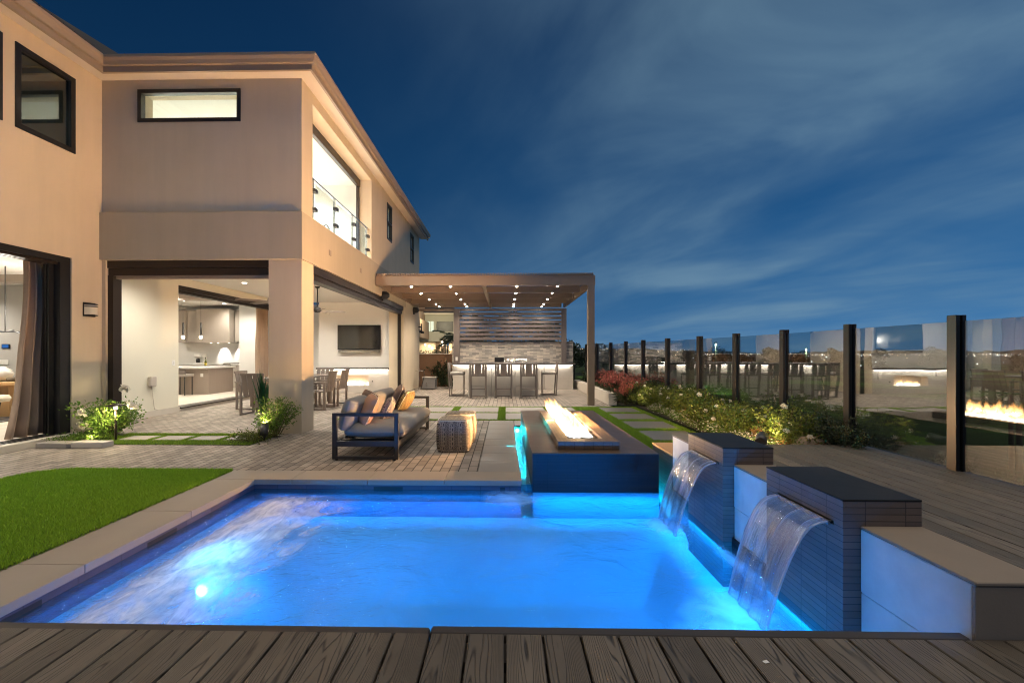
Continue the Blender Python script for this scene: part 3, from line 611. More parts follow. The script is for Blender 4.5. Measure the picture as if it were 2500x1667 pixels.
t = thing('driftwood', 'short dark driftwood piece on the oak table', 'ornament', (-9.3, 8.1, .76)); MB().tube([(-9.42,8.05,.80),(-9.3,8.1,.81),(-9.17,8.08,.80)], [.035,.045,.03], 9).build('wood', MT['bark'], t)
t = thing('rug', 'dark grey woven rug under the dining table', 'rug', (-10, 8.4, .08)); B(-12,-8.9,7.2,9.6,.082,.095).build('pile', MT['rug'], t)
t = thing('chandelier', 'black branching chandelier with bare globe bulbs over the dining table', 'chandelier', (-9.7, 8.3, 3.0))
MB().cyl((-9.75,8.3,1.72),(-9.75,8.3,3.0),.008).build('rod', MT['black'], t)
for k, (dx, dz) in enumerate(((.62,.18),(.50,-.06),(-.5,.15),(.1,.2),(-.2,-.08),(.75,.0))):
    a = MB().tube([(-9.75,8.3,1.72),(-9.75+dx*.5,8.3-.05*k,1.72),(-9.75+dx,8.3-.1*k,1.72+dz)], .011, 6).build('branch', MT['black'], t)
    if k < 5: MB().lathe([(.01,-.03),(.045,0),(.05,.03),(.03,.06),(.001,.07)], (-9.75+dx+.03, 8.3-.1*k, 1.72+dz), 12).build('bulb', MT['warm'], a)
lamp('bulb_lamp', 'POINT', (-9.5, 8.1, 1.9), 30, WHITE, .15, parent=t)
t = thing('thermostat', 'small blue lit thermostat on the grey dining wall', 'thermostat', (-12.3, 10.59, 1.6)); BB(-12.52,-12.32,10.575,10.598,1.42,1.53,.004).build('case', MT['black'], t); B(-12.50,-12.34,10.57,10.574,1.435,1.515).build('screen', emit('blue_screen', (.03,.12,.35), .6), t)
t = thing('switch_plates', 'pair of white switch plates on the grey dining wall', 'switch plates', (-12.5, 10.59, 1.1)); BB(-12.9,-12.68,10.585,10.598,1.02,1.14,.003).build('plate', pw, t); BB(-12.65,-12.36,10.585,10.598,1.02,1.14,.003).build('plate', pw, t)

# ------------------------------------------------------------------ patio dining set
dt = thing('patio_table', 'long slatted outdoor dining table under the covered patio', 'table', (-5.1, 10.4, 0))
for k in range(8): pass
m = MB()
for k in range(9): m.bbox(-5.62+k*.115, -5.62+k*.115+.105, 9.55, 11.6, .71, .74, .004)
m.build('tabletop', MT['chairgrey'], dt)
for x in (-5.55,-4.68):
    for y in (9.65,11.5): BB(x,x+.07,y-.035,y+.035,0,.71,.004).build('leg', MT['chairgrey'], dt)
def pchair(label, x, y, rz, arms=True):
    t = thing('patio_chair', label, 'chair', (0,0,0), 'chairs around the patio dining table'); g = MT['chairgrey']
    m = MB()
    for k in range(5): m.bbox(-.24+k*.098, -.24+k*.098+.088, -.22, .22, .40, .42, .003)
    m.build('seat', g, t)
    m = MB(); 
    for k in range(4): m.obox((-.18+k*.12, -.27, .64), (.105,.018,.46), (.18,0,0), .003)
    m.obox((0,-.315,.86),(.50,.025,.05),(.18,0,0),.003); m.build('backrest', g, t)
    for s in (-1, 1):
        MB().bbox(min(s*.27,s*.31), max(s*.27,s*.31), -.25, -.20, .0, .62, .003).build('leg', g, t); MB().bbox(min(s*.27,s*.31), max(s*.27,s*.31), .20, .25, 0, .62, .003).build('leg', g, t)
        MB().bbox(min(s*.265,s*.315), max(s*.265,s*.315), -.27, .27, .62, .645, .003).build('armrest', g, t); MB().bbox(min(s*.27,s*.31), max(s*.27,s*.31), -.20, .20, .0, .03, .003).build('sled_rail', g, t)
    t.location = (x, y, 0); t.rotation_euler = (0, 0, rz)
pchair('grey slatted armchair at the near head of the patio table', -5.25, 9.25, 0)
pchair('grey slatted chair on the open side of the patio table, nearer the pillar', -4.35, 10.15, math.pi/2)
pchair('grey slatted chair on the open side of the patio table, nearer the fireplace', -4.35, 10.95, math.pi/2)
pchair('grey slatted chair on the inner side of the patio table', -5.95, 10.2, -math.pi/2)
pchair('grey slatted armchair at the far head of the patio table', -5.1, 11.95, math.pi)
# ------------------------------------------------------------------ ground, patio paving, pool
def stc(o): o['kind'] = 'structure'; return o
def stf(o, lab=None):
    o['kind'] = 'stuff'
    if lab: o['label'] = lab
    return o
m = MB()
m.box(-6.5, -3.0, -3, 4.78, -.3, 0).box(-7.27, -.30, 4.78, 8.41, -.3, 0).box(-7.27, -3.3, 8.41, 15.2, -.3, 0).box(-3.3, 2.6, 10.56, 17.0, -.3, 0)
stc(m.build('patio_paving', MT['paver']))
def slabs(m, x0, x1, y0, y1, sx, sy, z=0, th=.3, g=.004):
    nx = max(1, round((x1-x0)/sx)); ny = max(1, round((y1-y0)/sy)); dx = (x1-x0)/nx; dy = (y1-y0)/ny
    for i in range(nx):
        for j in range(ny): m.bbox(x0+i*dx+g/2, x0+(i+1)*dx-g/2, y0+j*dy+g/2, y0+(j+1)*dy-g/2, z-th, z, .004)
m = MB(); slabs(m, -.30, .165, 4.78, 8.41, .465, .46, 0.001, .06); slabs(m, .17, 1.70, 7.86, 8.41, .5, .55, 0.001, .06); stc(m.build('slab_border', MT['slab']))
m = MB(); m.box(-.30, .16, 4.78, 8.41, -.3, -.061).box(.17, 1.70, 7.86, 8.41, -.3, -.061); stc(m.build('border_base', MT['soil']))
m = MB(); slabs(m, -3.0, -2.58, -1, 4.44, .42, .86, 0.002, .055); slabs(m, -3.0, .172, 4.44, 4.78, .80, .34, 0.002, .055); stc(m.build('pool_coping', MT['coping']))
# basin with benches
m = MB(); FZ = -1.0
m.box(-3.0, 2.0, 1.3, 8.0, FZ-.1, FZ)
m.box(-3.0, -2.60, 1.3, 4.46, FZ, -.055).box(-2.60, .165, 4.46, 4.77, FZ, -.055)
m.box(.279, 1.561, 4.452, 7.80, FZ, -.12).box(1.62, 2.0, 1.3, 2.12, FZ, -.25)
m.box(-2.6, 1.9, 1.3, 1.5, FZ, -.05)
def pz(x, y):
    ss = lambda a, b, v: (lambda q: q*q*(3-2*q))(min(1, max(0, (v-a)/(b-a))))
    d = max(1-ss(-2.30, -1.75, x), ss(3.82, 4.12, y), ss(1.18, 1.50, x)*.9); return -.92+.54*d
NX_, NY_ = 60, 48; gv = [(-2.61+4.33*i/NX_, 1.48+3.0*j/NY_) for j in range(NY_+1) for i in range(NX_+1)]
m.add([(x, y, pz(x, y)) for x, y in gv], [(j*(NX_+1)+i, j*(NX_+1)+i+1, (j+1)*(NX_+1)+i+1, (j+1)*(NX_+1)+i) for j in range(NY_) for i in range(NX_)], True)
m.box(.10, .165, 4.77, 7.86, FZ, -.065).box(.165, .28, 7.86, 7.95, FZ, -.065).box(.165, .28, 4.46, 7.86, FZ, -.42)
stc(m.build('pool_basin', MT['plaster_pool']))
m = MB(); m.box(-2.60, -2.588, 1.5, 4.452, -.22, -.056).box(-2.60, .165, 4.452, 4.46, -.22, -.056).box(.16, .166, 4.46, 7.86, -.25, -.0605)
stc(m.build('waterline_tile', MT['pool_tile']))
m = MB()
for x0, x1 in ((-1.35,-1.05),(-.05,.0)): m.box(x0, x1, 4.448, 4.451, -.115, -.07)
for y0 in (2.1, 3.1): m.box(-2.5875, -2.586, y0, y0+.28, -.115, -.07)
m.build('skimmer_slot', MT['black']); bpy.data.objects['skimmer_slot']['kind'] = 'structure'
# water
def water_mat():
    t = NT('pool_water'); g = t.n('ShaderNodeNewGeometry'); v = t.n('ShaderNodeMapping'); t.l(g.outputs['Position'], v.inputs[0]); v.inputs['Scale'].default_value = (1,1,1)
    s = t.n('ShaderNodeSeparateXYZ'); t.l(g.outputs['Position'], s.inputs[0])
    n1 = t.noise(v.outputs[0], 3.2, 4, .55, 1.2); n2 = t.noise(v.outputs[0], 17, 4, .6, .8)
    v3 = t.n('ShaderNodeMapping'); t.l(g.outputs['Position'], v3.inputs[0]); v3.inputs['Rotation'].default_value = (0,0,R(-25)); v3.inputs['Scale'].default_value = (26, 60, 1)
    n3 = t.noise(v3.outputs[0], 1, 3, .6, .5)
    lft = t.ramp(t.math('MULTIPLY_ADD', s.outputs[0], -.4, 0.15), [(0, (0,0,0)), (1, (1,1,1))])   # stronger ripples toward the bench side
    h = t.math('ADD', t.math('MULTIPLY', n1.outputs[0], .55), t.math('MULTIPLY', n2.outputs[0], t.math('MULTIPLY_ADD', lft, .22, .07)))
    h = t.math('ADD', h, t.math('MULTIPLY', n3.outputs[0], t.math('MULTIPLY_ADD', lft, .10, .01)))
    nr = t.bump(h, .75, .06)
    def blob(cx, cy, r, sx=1, sy=1):
        dx = t.math('MULTIPLY', t.math('SUBTRACT', s.outputs[0], cx), 1/sx); dy = t.math('MULTIPLY', t.math('SUBTRACT', s.outputs[1], cy), 1/sy)
        d = t.math('SQRT', t.math('ADD', t.math('MULTIPLY', dx, dx), t.math('MULTIPLY', dy, dy)))
        return t.math('SUBTRACT', 1.0, t.math('MINIMUM', t.math('DIVIDE', d, r), 1.0))
    bl = blob(1.30, 3.56, .26); 
    for b in (blob(1.28, 2.38, .36), blob(1.15, 2.1, .42, .9, 1.2), blob(.05, 4.2, .42, .9, .8), blob(1.55, 2.9, .2, .5, 2.6)):
        bl = t.math('MAXIMUM', bl, b)
    fn = t.noise(v.outputs[0], 5, 6, .55, 1.2)
    fm = t.math('MULTIPLY', t.ramp(t.math('ADD', t.math('MULTIPLY', bl, 1.2), t.math('MULTIPLY_ADD', fn.outputs[0], .9, -.55)), [(.10, (0,0,0)), (1.0, (1,1,1))]), .62)
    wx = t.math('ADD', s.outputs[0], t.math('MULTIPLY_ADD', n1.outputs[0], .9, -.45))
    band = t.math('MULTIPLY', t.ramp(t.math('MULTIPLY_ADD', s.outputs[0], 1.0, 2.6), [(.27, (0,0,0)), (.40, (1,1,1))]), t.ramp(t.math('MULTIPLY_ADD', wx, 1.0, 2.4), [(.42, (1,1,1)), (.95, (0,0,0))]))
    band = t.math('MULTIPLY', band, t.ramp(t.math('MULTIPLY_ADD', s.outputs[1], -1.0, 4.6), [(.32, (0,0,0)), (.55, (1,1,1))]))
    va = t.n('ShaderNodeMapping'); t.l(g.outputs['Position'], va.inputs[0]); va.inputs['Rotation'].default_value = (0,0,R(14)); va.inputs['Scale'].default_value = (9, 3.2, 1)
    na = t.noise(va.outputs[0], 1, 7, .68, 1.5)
    refl_coat = t.math('MULTIPLY', band, t.ramp(na.outputs[0], [(.28, (.18,.18,.18)), (.60, (.88,.88,.88))]))  # reflection of the lit house painted as a pale streaky coat
    fr = t.n('ShaderNodeFresnel'); fr.inputs[0].default_value = 1.62; t.l(nr, fr.inputs['Normal'])
    tr = t.n('ShaderNodeBsdfTransparent'); tr.inputs[0].default_value = (.42,.82,1,1)
    gl = t.n('ShaderNodeBsdfGlossy'); gl.inputs['Roughness'].default_value = .06; t.l(nr, gl.inputs['Normal'])
    mx = t.n('ShaderNodeMixShader'); t.l(fr.outputs[0], mx.inputs[0]); t.l(tr.outputs[0], mx.inputs[1]); t.l(gl.outputs[0], mx.inputs[2])
    df = t.n('ShaderNodeBsdfDiffuse'); df.inputs[0].default_value = (.65,.85,1,1); ts = t.n('ShaderNodeBsdfTranslucent'); ts.inputs[0].default_value = (.85,.9,1,1)
    fo = t.n('ShaderNodeMixShader'); fo.inputs[0].default_value = .7; t.l(df.outputs[0], fo.inputs[1]); t.l(ts.outputs[0], fo.inputs[2])
    m2 = t.n('ShaderNodeMixShader'); t.l(fm, m2.inputs[0]); t.l(mx.outputs[0], m2.inputs[1]); t.l(fo.outputs[0], m2.inputs[2])
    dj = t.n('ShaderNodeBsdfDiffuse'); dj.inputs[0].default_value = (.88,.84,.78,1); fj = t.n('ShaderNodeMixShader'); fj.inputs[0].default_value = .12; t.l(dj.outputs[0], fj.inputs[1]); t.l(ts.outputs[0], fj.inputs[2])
    m3 = t.n('ShaderNodeMixShader'); t.l(refl_coat, m3.inputs[0]); t.l(m2.outputs[0], m3.inputs[1]); t.l(fj.outputs[0], m3.inputs[2]); t.l(m3.outputs[0], t.out.inputs[0]); return t.m
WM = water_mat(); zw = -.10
vol = WM.node_tree.nodes.new('ShaderNodeVolumePrincipled'); vol.inputs['Color'].default_value = (.45,.78,1,1); vol.inputs['Density'].default_value = .32; vol.inputs['Anisotropy'].default_value = .2
WM.node_tree.links.new(vol.outputs[0], [n for n in WM.node_tree.nodes if n.type == 'OUTPUT_MATERIAL'][0].inputs['Volume'])
m = MB()
def wq(x0, x1, y0, y1): m.box(x0, x1, y0, y1, -1.05, zw)
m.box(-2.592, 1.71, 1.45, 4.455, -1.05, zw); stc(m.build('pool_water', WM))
m = MB().box(.163, .282, 4.442, 7.87, -.45, -.03).box(.166, .279, 4.43, 4.4415, -.12, -.034); stc(m.build('channel_water', WM)); m = MB().box(1.555, 1.71, 4.456, 5.06, -.6, zw); stc(m.build('channel_water', WM))
# pool lights
def pool_light(x, y, z, d, pw_, col, label, r=.055, vis=25, face=True):
    t = thing('pool_light', label, 'pool light', (x, y, z)); dv = Vector(d).normalized()
    MB().cyl(Vector((x,y,z))-dv*.03, Vector((x,y,z))+dv*.008, r+.015, 20).build('housing', MT['chrome'], t)
    MB().cyl(Vector((x,y,z))+dv*.008, Vector((x,y,z))+dv*.012, r, 20).build('lens', emit('pool_lens', (.30,.80,1), vis), t)
    lamp('pool_lamp', 'AREA', Vector((x,y,z))+dv*.03, pw_, col, .12, d, parent=t)
BL = (.0, .29, 1.0)
pool_light(-2.14, 3.02, -.37, (.8,-.1,.45), 17, (.02,.42,1), 'bright pool lamp under water in the left bench face', .04, 12)
pool_light(-1.3, 1.51, -.55, (.2,1,-.12), 32, BL, 'added unseen underwater lamp below the deck edge, near the bench')  # this and the next two lamps are added out of view to brighten the pool
pool_light(.2, 1.51, -.55, (0,1,-.12), 28, BL, 'added unseen underwater lamp below the deck edge, in the middle')
pool_light(1.30, 1.8, -.62, (-.5,1,-.1), 30, BL, 'added unseen underwater lamp in the right bench face below the nearer waterfall')
pool_light(.22, 7.80, -.08, (0,-1,.2), 14, (0,.8,.9), 'small teal lamp at the head of the narrow water channel', .03)
lamp('channel_lamp', 'AREA', (.20, 6.1, -.36), 110, (0,.70,.85), .06, (1,0,.5), 3.2); bpy.data.objects['channel_lamp'].data.spread = R(110)
lamp('channel_lamp', 'AREA', (1.63, 4.75, -.38), 4, (0,.62,.85), .06, (0,-.3,1), .5)
for nm_, loc_, L_, w_, p_ in (('b', (-1.2, 4.40, -.14), 2.6, .03, 6), ('b', (.95, 4.36, -.14), 1.2, .03, 3.5), ('r', (1.60, 3.1, -.16), .06, 2.4, 14), ('l', (-2.54, 3.0, -.14), .06, 2.7, 3)):
    lamp('added_pool_fill', 'AREA', loc_, p_, BL, L_, (0,0,-1), w_)  # added downward strips, unseen from above, to even out the pool glow
for x, y, d, p in ((-2.56, 3.0, (1,0,.25), 0),(1.66, 3.0, (-1,0,-.3), 0),(-.8, 4.42, (0,-1,-.25), 0)):
    if p: lamp('bench_lamp', 'AREA', (x, y, -.26), p, BL, .1, d, 1.6)

# stepping slabs in turf
m = MB(); m.box(-3.3, 1.70, 8.41, 10.56, -.3, -.004).box(1.70, 3.12, 5.05, 10.56, -.3, -.004).box(-6.05, -3.60, 6.08, 6.92, .001, .006); stc(m.build('turf_base', MT['turf']))
m = MB(); cols = [-3.25,-2.19,-1.13,-.07,.99,2.05]
for a, b in zip(cols, cols[1:]):
    for y0, y1 in ((8.51,9.43),(9.53,10.46)): m.bbox(a+.08, b-.08 if b < 2 else 1.62, y0, y1, -.05, .008, .006)
stc(m.build('stepping_slabs', MT['slab']))
m = MB()
for k in range(5): m.bbox(2.22, 3.0, 10.4-.78-k*1.03, 10.4-k*1.03, -.05, .008, .006)
stc(m.build('stepping_slabs', MT['slab_wet']))
m = MB()
for k in range(4): m.bbox(-5.79+k*.53, -5.36+k*.53, 6.38, 6.70, -.02, .014, .006)
stc(m.build('stepping_slabs', MT['slab']))

def blades(name, rects, dens, h, w, mat, label, z=0, excl=(), poly=None, seed=1):
    rg = np.random.default_rng(seed); P = []
    for x0, x1, y0, y1 in rects:
        n = int((x1-x0)*(y1-y0)*dens); P.append(np.stack([rg.uniform(x0, x1, n), rg.uniform(y0, y1, n)], 1))
    P = np.concatenate(P); keep = np.ones(len(P), bool)
    for x0, x1, y0, y1 in excl: keep &= ~((P[:,0] > x0) & (P[:,0] < x1) & (P[:,1] > y0) & (P[:,1] < y1))
    if poly is not None: keep &= poly(P)
    P = P[keep]; n = len(P); a = rg.uniform(0, 6.283, n); hh = h*rg.uniform(.6, 1.15, n); ln = rg.normal(0, .45, (n, 2))*hh[:,None]
    V = np.zeros((n, 3, 3)); V[:,0,:2] = P + np.stack([np.cos(a), np.sin(a)], 1)*w/2; V[:,1,:2] = P - np.stack([np.cos(a), np.sin(a)], 1)*w/2; V[:,2,:2] = P + ln
    V[:,0:2,2] = z; V[:,2,2] = z + hh
    me = bpy.data.meshes.new(name); me.vertices.add(n*3); me.vertices.foreach_set('co', V.ravel().astype(np.float32)); me.loops.add(n*3); me.loops.foreach_set('vertex_index', np.arange(n*3, dtype=np.int32))
    me.polygons.add(n); me.polygons.foreach_set('loop_start', np.arange(0, n*3, 3, dtype=np.int32)); me.update(calc_edges=True); me.materials.append(mat)
    o = bpy.data.objects.new(name, me); COL.objects.link(o); o['kind'] = 'stuff'; o['label'] = label; return o
ex = [(a+.08, (b-.08 if b < 2 else 1.62), y0, y1) for a, b in zip(cols, cols[1:]) for y0, y1 in ((8.51,9.43),(9.53,10.46))]
blades('turf_grass', [(-3.3,1.70,8.42,10.55)], 9000, .028, .006, MT['grass_strip'], 'green turf strips between the large patio slabs', excl=ex)
blades('turf_grass', [(1.58,3.12,5.06,10.55)], 9000, .028, .006, MT['grass_strip'], 'green turf around the slab path beside the fire feature', excl=[(2.22,3.0,10.4-.78-k*1.03,10.4-k*1.03) for k in range(5)]+[(1.5,1.72,4,5.1)])
blades('turf_grass', [(-6.05,-3.60,6.08,6.92)], 12000, .03, .006, MT['grass_strip'], 'green turf strip around four small slabs by the open wall', excl=[(-5.79+k*.53,-5.36+k*.53,6.38,6.70) for k in range(4)])
def lp(P):
    x, y = P[:,0], P[:,1]; c = (x < -4.75) & (y > 4.36); d = (x+4.75)**2+(y-4.36)**2 < .42**2
    return (~c | d) & (x > -5.17-.0*y)
blades('lawn_grass', [(-5.2,-3.01,1.2,4.78)], 26000, .036, .0065, MT['grass'], 'trimmed green lawn beside the pool coping', poly=lp)
m = MB(); pts = [(-5.17,1.2)]+[(-5.17,4.36)]+[(-4.75-.42*math.cos(a), 4.36+.42*math.sin(a)) for a in [k*math.pi/12 for k in range(7)]]+[(-3.01,4.78),(-3.01,1.2)]
m.add([(x,y,.008) for x,y in pts], [tuple(range(len(pts)-1,-1,-1))]); stc(m.build('lawn', MT['turf']))

# ------------------------------------------------------------------ timber deck
m = MB(); k0 = int(-4.0/.1375)
for k in range(-30, 29):
    x0 = k*.1375+.004; x1 = (k+1)*.1375-.004
    ye = 4.98 if x0 > 1.985 else 1.600
    if x0 <= 1.985 < x1: m.bbox(x0, x1, -2.2, 1.60, .245, .27, .004); m.bbox(1.990, x1, 1.60, 4.98, .245, .27, .004); continue
    m.bbox(x0, x1, -2.2, ye, .245, .27, .004)
stc(m.build('deck', MT['deck']))
m = MB(); m.bbox(-4.1, -.283, 1.604, 1.650, .20, .262, .008).bbox(-.279, 1.69, 1.606, 1.653, .20, .266, .008).box(-4.1, 4.0, 1.50, 1.600, .05, .235).box(-4.1,4.0,-2.2,1.5,.1,.2).box(2.0,4.0,1.5,4.97,.1,.2).box(2.0,4.0,4.985,5.01,.0,.262).box(4.0,4.03,-2.2,4.98,-.3,.265)
stc(m.build('deck_trim', MT['deck_edge']))

MT['cap_stone'] = M('cap_stone', (.26,.215,.17), .75, var=.12, vs=6, bump=.2, bs=90, spec=.25)
# ------------------------------------------------------------------ pool feature wall and towers
gw = thing('feature_wall', 'long low cream stone wall with a brown cap running along the pool between the waterfall towers', 'wall', (1.84, 3, 0))
m = MB(); ys = [1.62, 2.118]; 
for a, b in ((1.62, 2.118), (2.732, 3.268), (3.882, 4.45)):
    m.bbox(1.70, 1.74, a, b, .16, .458, .004).bbox(1.702, 1.74, a, b, -1.0, .157, .004)
m.build('stone_panel', MT['stone'], gw)
m = MB()
for a, b in ((1.624, 2.118), (2.732, 3.268), (3.882, 4.448)): m.box(1.741, 1.985, a, b, -1.0, .456)
m.box(1.7005, 1.985, 1.608, 1.6195, -.2, .456); m.build('wall_core', MT['cap_stone'], gw)
m = MB()
for a, b in ((1.604, 2.118), (2.732, 3.268), (3.882, 4.452)): m.bbox(1.698, 1.99, a, b, .459, .474, .004)
m.build('cap', MT['cap_stone'], gw)
m = MB(); m.box(1.685, 1.705, 1.62, 2.118, -.6, -.07).box(1.685,1.705,2.732,3.268,-.6,-.07).box(1.685,1.705,3.882,4.45,-.6,-.07); m.build('waterline_tile', MT['tile_dark'], gw)
B(1.70, 1.985, 4.452, 5.05, -.8, .255).build('tiled_step', MT['tile_tower'], gw); BB(1.695, 1.985, 4.452, 5.05, .2555, .275, .003).build('step_cap', MT['oak'], gw)
def water_sheet_mat():
    t = NT('falling_water'); c = t.n('ShaderNodeTexCoord'); mp = t.n('ShaderNodeMapping'); t.l(c.outputs['UV'], mp.inputs[0]); mp.inputs['Scale'].default_value = (13, .5, 1)
    n = t.noise(mp.outputs[0], 1, 4, .6, .6); mp2 = t.n('ShaderNodeMapping'); t.l(c.outputs['UV'], mp2.inputs[0]); mp2.inputs['Scale'].default_value = (7, 2.2, 1); n2 = t.noise(mp2.outputs[0], 1, 3, .5, 1)
    nr = t.bump(t.math('ADD', n.outputs[0], n2.outputs[0]), .42, .02)
    fr = fres(t, 1.6, nr)
    tr = t.n('ShaderNodeBsdfTransparent'); tr.inputs[0].default_value = (.90,.95,.98,1); gl = t.n('ShaderNodeBsdfGlossy'); gl.inputs['Roughness'].default_value = .12; t.l(nr, gl.inputs['Normal'])
    mx = t.n('ShaderNodeMixShader'); t.l(t.math('MULTIPLY_ADD', fr.outputs[0], 1.2, .14), mx.inputs[0]); t.l(tr.outputs[0], mx.inputs[1]); t.l(gl.outputs[0], mx.inputs[2])
    df = t.n('ShaderNodeBsdfDiffuse'); df.inputs[0].default_value = (.9,.9,.9,1); ts = t.n('ShaderNodeBsdfTranslucent'); ts.inputs[0].default_value = (.9,.93,1,1)
    fo = t.n('ShaderNodeMixShader'); fo.inputs[0].default_value = .5; t.l(df.outputs[0], fo.inputs[1]); t.l(ts.outputs[0], fo.inputs[2])
    s = t.n('ShaderNodeSeparateXYZ'); t.l(c.outputs['UV'], s.inputs[0])
    ed = t.math('POWER', t.math('ABSOLUTE', t.math('MULTIPLY_ADD', s.outputs[0], 2.0, -1.0)), 8.0)
    fm = t.math('ADD', t.ramp(n.outputs[0], [(.46, (.03,.03,.03)), (.80, (.34,.34,.34))]), t.math('MULTIPLY', ed, .35))
    m2 = t.n('ShaderNodeMixShader'); t.l(fm, m2.inputs[0]); t.l(mx.outputs[0], m2.inputs[1]); t.l(fo.outputs[0], m2.inputs[2]); t.l(m2.outputs[0], t.out.inputs[0]); return t.m
wsm = water_sheet_mat()
def tower(y0, y1, lip0, lip1, label):
    t = thing('waterfall_tower', label, 'waterfall tower', (1.8, (y0+y1)/2, 0), 'waterfall towers beside the pool')
    m = MB(); holes_x(m, 1.62, 1.80, y0, y1, -1.0, .590, [(lip0-.01, lip1+.01, .455, .475)]); m.box(1.80, 1.99, y0, y1, -1, .590); m.build('tiled_body', MT['tile_tower'], t, 'narrow brown tile face')
    BB(1.618, 1.992, y0-.002, y1+.002, .5905, .600, .002).build('top', MT['tile_top'], t)
    B(1.605, 1.66, lip0, lip1, .466, .471).box(1.60, 1.61, lip0, lip1, .452, .472).box(1.61,1.66,lip0,lip1,.456,.459).build('spout', MT['chrome'], t)
    rg = random.Random(int(y0*10)); K = 26; N = 40; vs = []; uv = []
    for k in range(K+1):
        f = k/K; dz = (.468+.105)*f**1.35; tt = math.sqrt(dz/4.9); x = 1.60-.80*tt-.02*min(1,f*9)
        for i in range(N+1):
            u = i/N; nar = 1-.10*f; y = (lip0+lip1)/2+(u-.5)*(lip1-lip0)*nar
            vs.append((x+.006*math.sin(u*23+f*3)*f, y, .468-dz)); uv.append((u, f))
    fs = [(k*(N+1)+i, k*(N+1)+i+1, (k+1)*(N+1)+i+1, (k+1)*(N+1)+i) for k in range(K) for i in range(N)]
    o = MB().add(vs, fs, True).build('waterfall', wsm, t, 'smooth sheet of falling water'); ul = o.data.uv_layers.new(name='UVMap'); idx = np.zeros(len(o.data.loops), dtype=np.int32); o.data.loops.foreach_get('vertex_index', idx)
    ul.data.foreach_set('uv', np.array(uv, dtype=np.float32)[idx].ravel()); md = o.modifiers.new('t', 'SOLIDIFY'); md.thickness = .006
tower(2.12, 2.73, 2.19, 2.61, 'dark topped tiled tower with a sheet waterfall, the one nearer the timber deck front')
tower(3.27, 3.88, 3.34, 3.78, 'dark topped tiled tower with a sheet waterfall, the one nearer the fire feature')

# ------------------------------------------------------------------ fire feature
ff = thing('fire_feature', 'dark tiled raised block with a long gas flame burning in its tray', 'fire pit', (.92, 6.1, 0))
B(.28, 1.56, 4.45, 7.78, -.118, .272).build('tiled_block', MT['tile_dark'], ff)
ftop = M('wet_top', (.10,.065,.043), .32, var=.25, vs=3, bump=.25, bs=5, bd=.02, spec=.4)
BB(.278, 1.562, 4.448, 7.782, .2725, .284, .004).build('wet_top', ftop, ff)
m = MB(); holes = [(.69,1.06,4.76,6.88)]
for a, b, c, d in ((.56,1.20,4.59,4.76),(.56,1.20,6.88,7.05),(.56,.69,4.76,6.88),(1.06,1.20,4.76,6.88)): m.box(a, b, c, d, .2845, .372)
tr = m.build('tray', MT['tile_tray'], ff); B(.69,1.06,4.76,6.88,.2845,.325).build('trough', MT['black'], tr)
fg = M('fire_glass', (.06,.045,.035), .12, var=.5, vs=40, bump=0, spec=1)
m = MB(); rg = random.Random(4)
for i in range(1500):
    x, y = rg.uniform(.70,1.05), 4.77+2.1*rg.random()**1.3; r = rg.uniform(.007,.013); z = .328+rg.uniform(0,.018)
    a = rg.uniform(0,3); v = [(x+r*math.cos(a),y+r*math.sin(a),z),(x-r*math.cos(a),y-r*math.sin(a),z),(x-r*math.sin(a),y+r*math.cos(a),z),(x+r*math.sin(a),y-r*math.cos(a),z),(x,y,z+r),(x,y,z-r)]
    m.add(v, [(0,2,4),(2,1,4),(1,3,4),(3,0,4),(2,0,5),(1,2,5),(3,1,5),(0,3,5)])
o = m.build('fire_glass', fg, ff, 'dark glass pebbles around the burner'); o['kind'] = 'stuff'
MB().cyl((.87,4.95,.345),(.87,6.8,.345),.012).build('burner', MT['steel'], ff)
flames(.74, .98, 4.98, 6.80, .335, 260, .09, .19, .058, ff, lean=(-.35,.2), seed=11)
flames(.78, .95, 5.0, 6.85, .36, 30, .16, .26, .026, ff, lean=(-.7,.5), seed=12)
flames(.72, .92, 6.2, 6.86, .36, 34, .16, .30, .045, ff, lean=(-.6,.6), seed=13)
FIRE = (1,.57,.25)
for y in (5.75, 6.2, 6.65):
    lamp('flame_lamp', 'SPOT', (.84, y, .47), 400, FIRE, .012, (-1,.12,.42), spot=150, blend=.7, parent=ff)
    lamp('flame_lamp', 'SPOT', (.90, y, .45), 60, FIRE, .012, (1,-.1,.35), spot=150, blend=.7, parent=ff)
for y in (5.1, 5.5, 5.9, 6.3, 6.7): lamp('flame_lamp', 'POINT', (.87, y, .43), 6, (1,.62,.30), .012, parent=ff)

# ------------------------------------------------------------------ pergola
pg = thing('pergola', 'brown metal lattice pergola with rows of small lights against the house', 'pergola', (-.6, 13.5, 0)); pm = MT['pergola']
BB(2.07, 2.235, 10.9, 11.06, 0, 3.0, .006).build('post', pm, pg)
B(-1.90, -1.68, 16.05, 16.22, .9, 2.95).build('post', MT['slat'], pg); B(2.08, 2.26, 16.05, 16.22, .9, 2.95).build('post', MT['slat'], pg)
BB(-3.26, 2.25, 10.9, 10.96, 3.0, 3.25, .006).build('front_beam', pm, pg)
for y in (12.16, 13.5, 14.8, 16.10): BB(-3.2, 2.08, y, y+.06, 3.0, 3.16, .004).build('cross_beam', pm, pg)
B(2.17, 2.235, 10.96, 16.3, 3.0, 3.22).build('side_beam', pm, pg); B(-3.26, -3.2, 10.96, 16.3, 3.0, 3.22).build('ledger', pm, pg)
B(-.58, -.50, 10.96, 16.3, 2.985, 3.10).build('centre_rib', MT['gutter'], pg)
m = MB()
for k in range(86): x = -3.24+k*.0635; m.box(x, x+.035, 10.86, 16.35, 3.255, 3.30)
m.build('lattice_roof', pm, pg)
sc = MB()
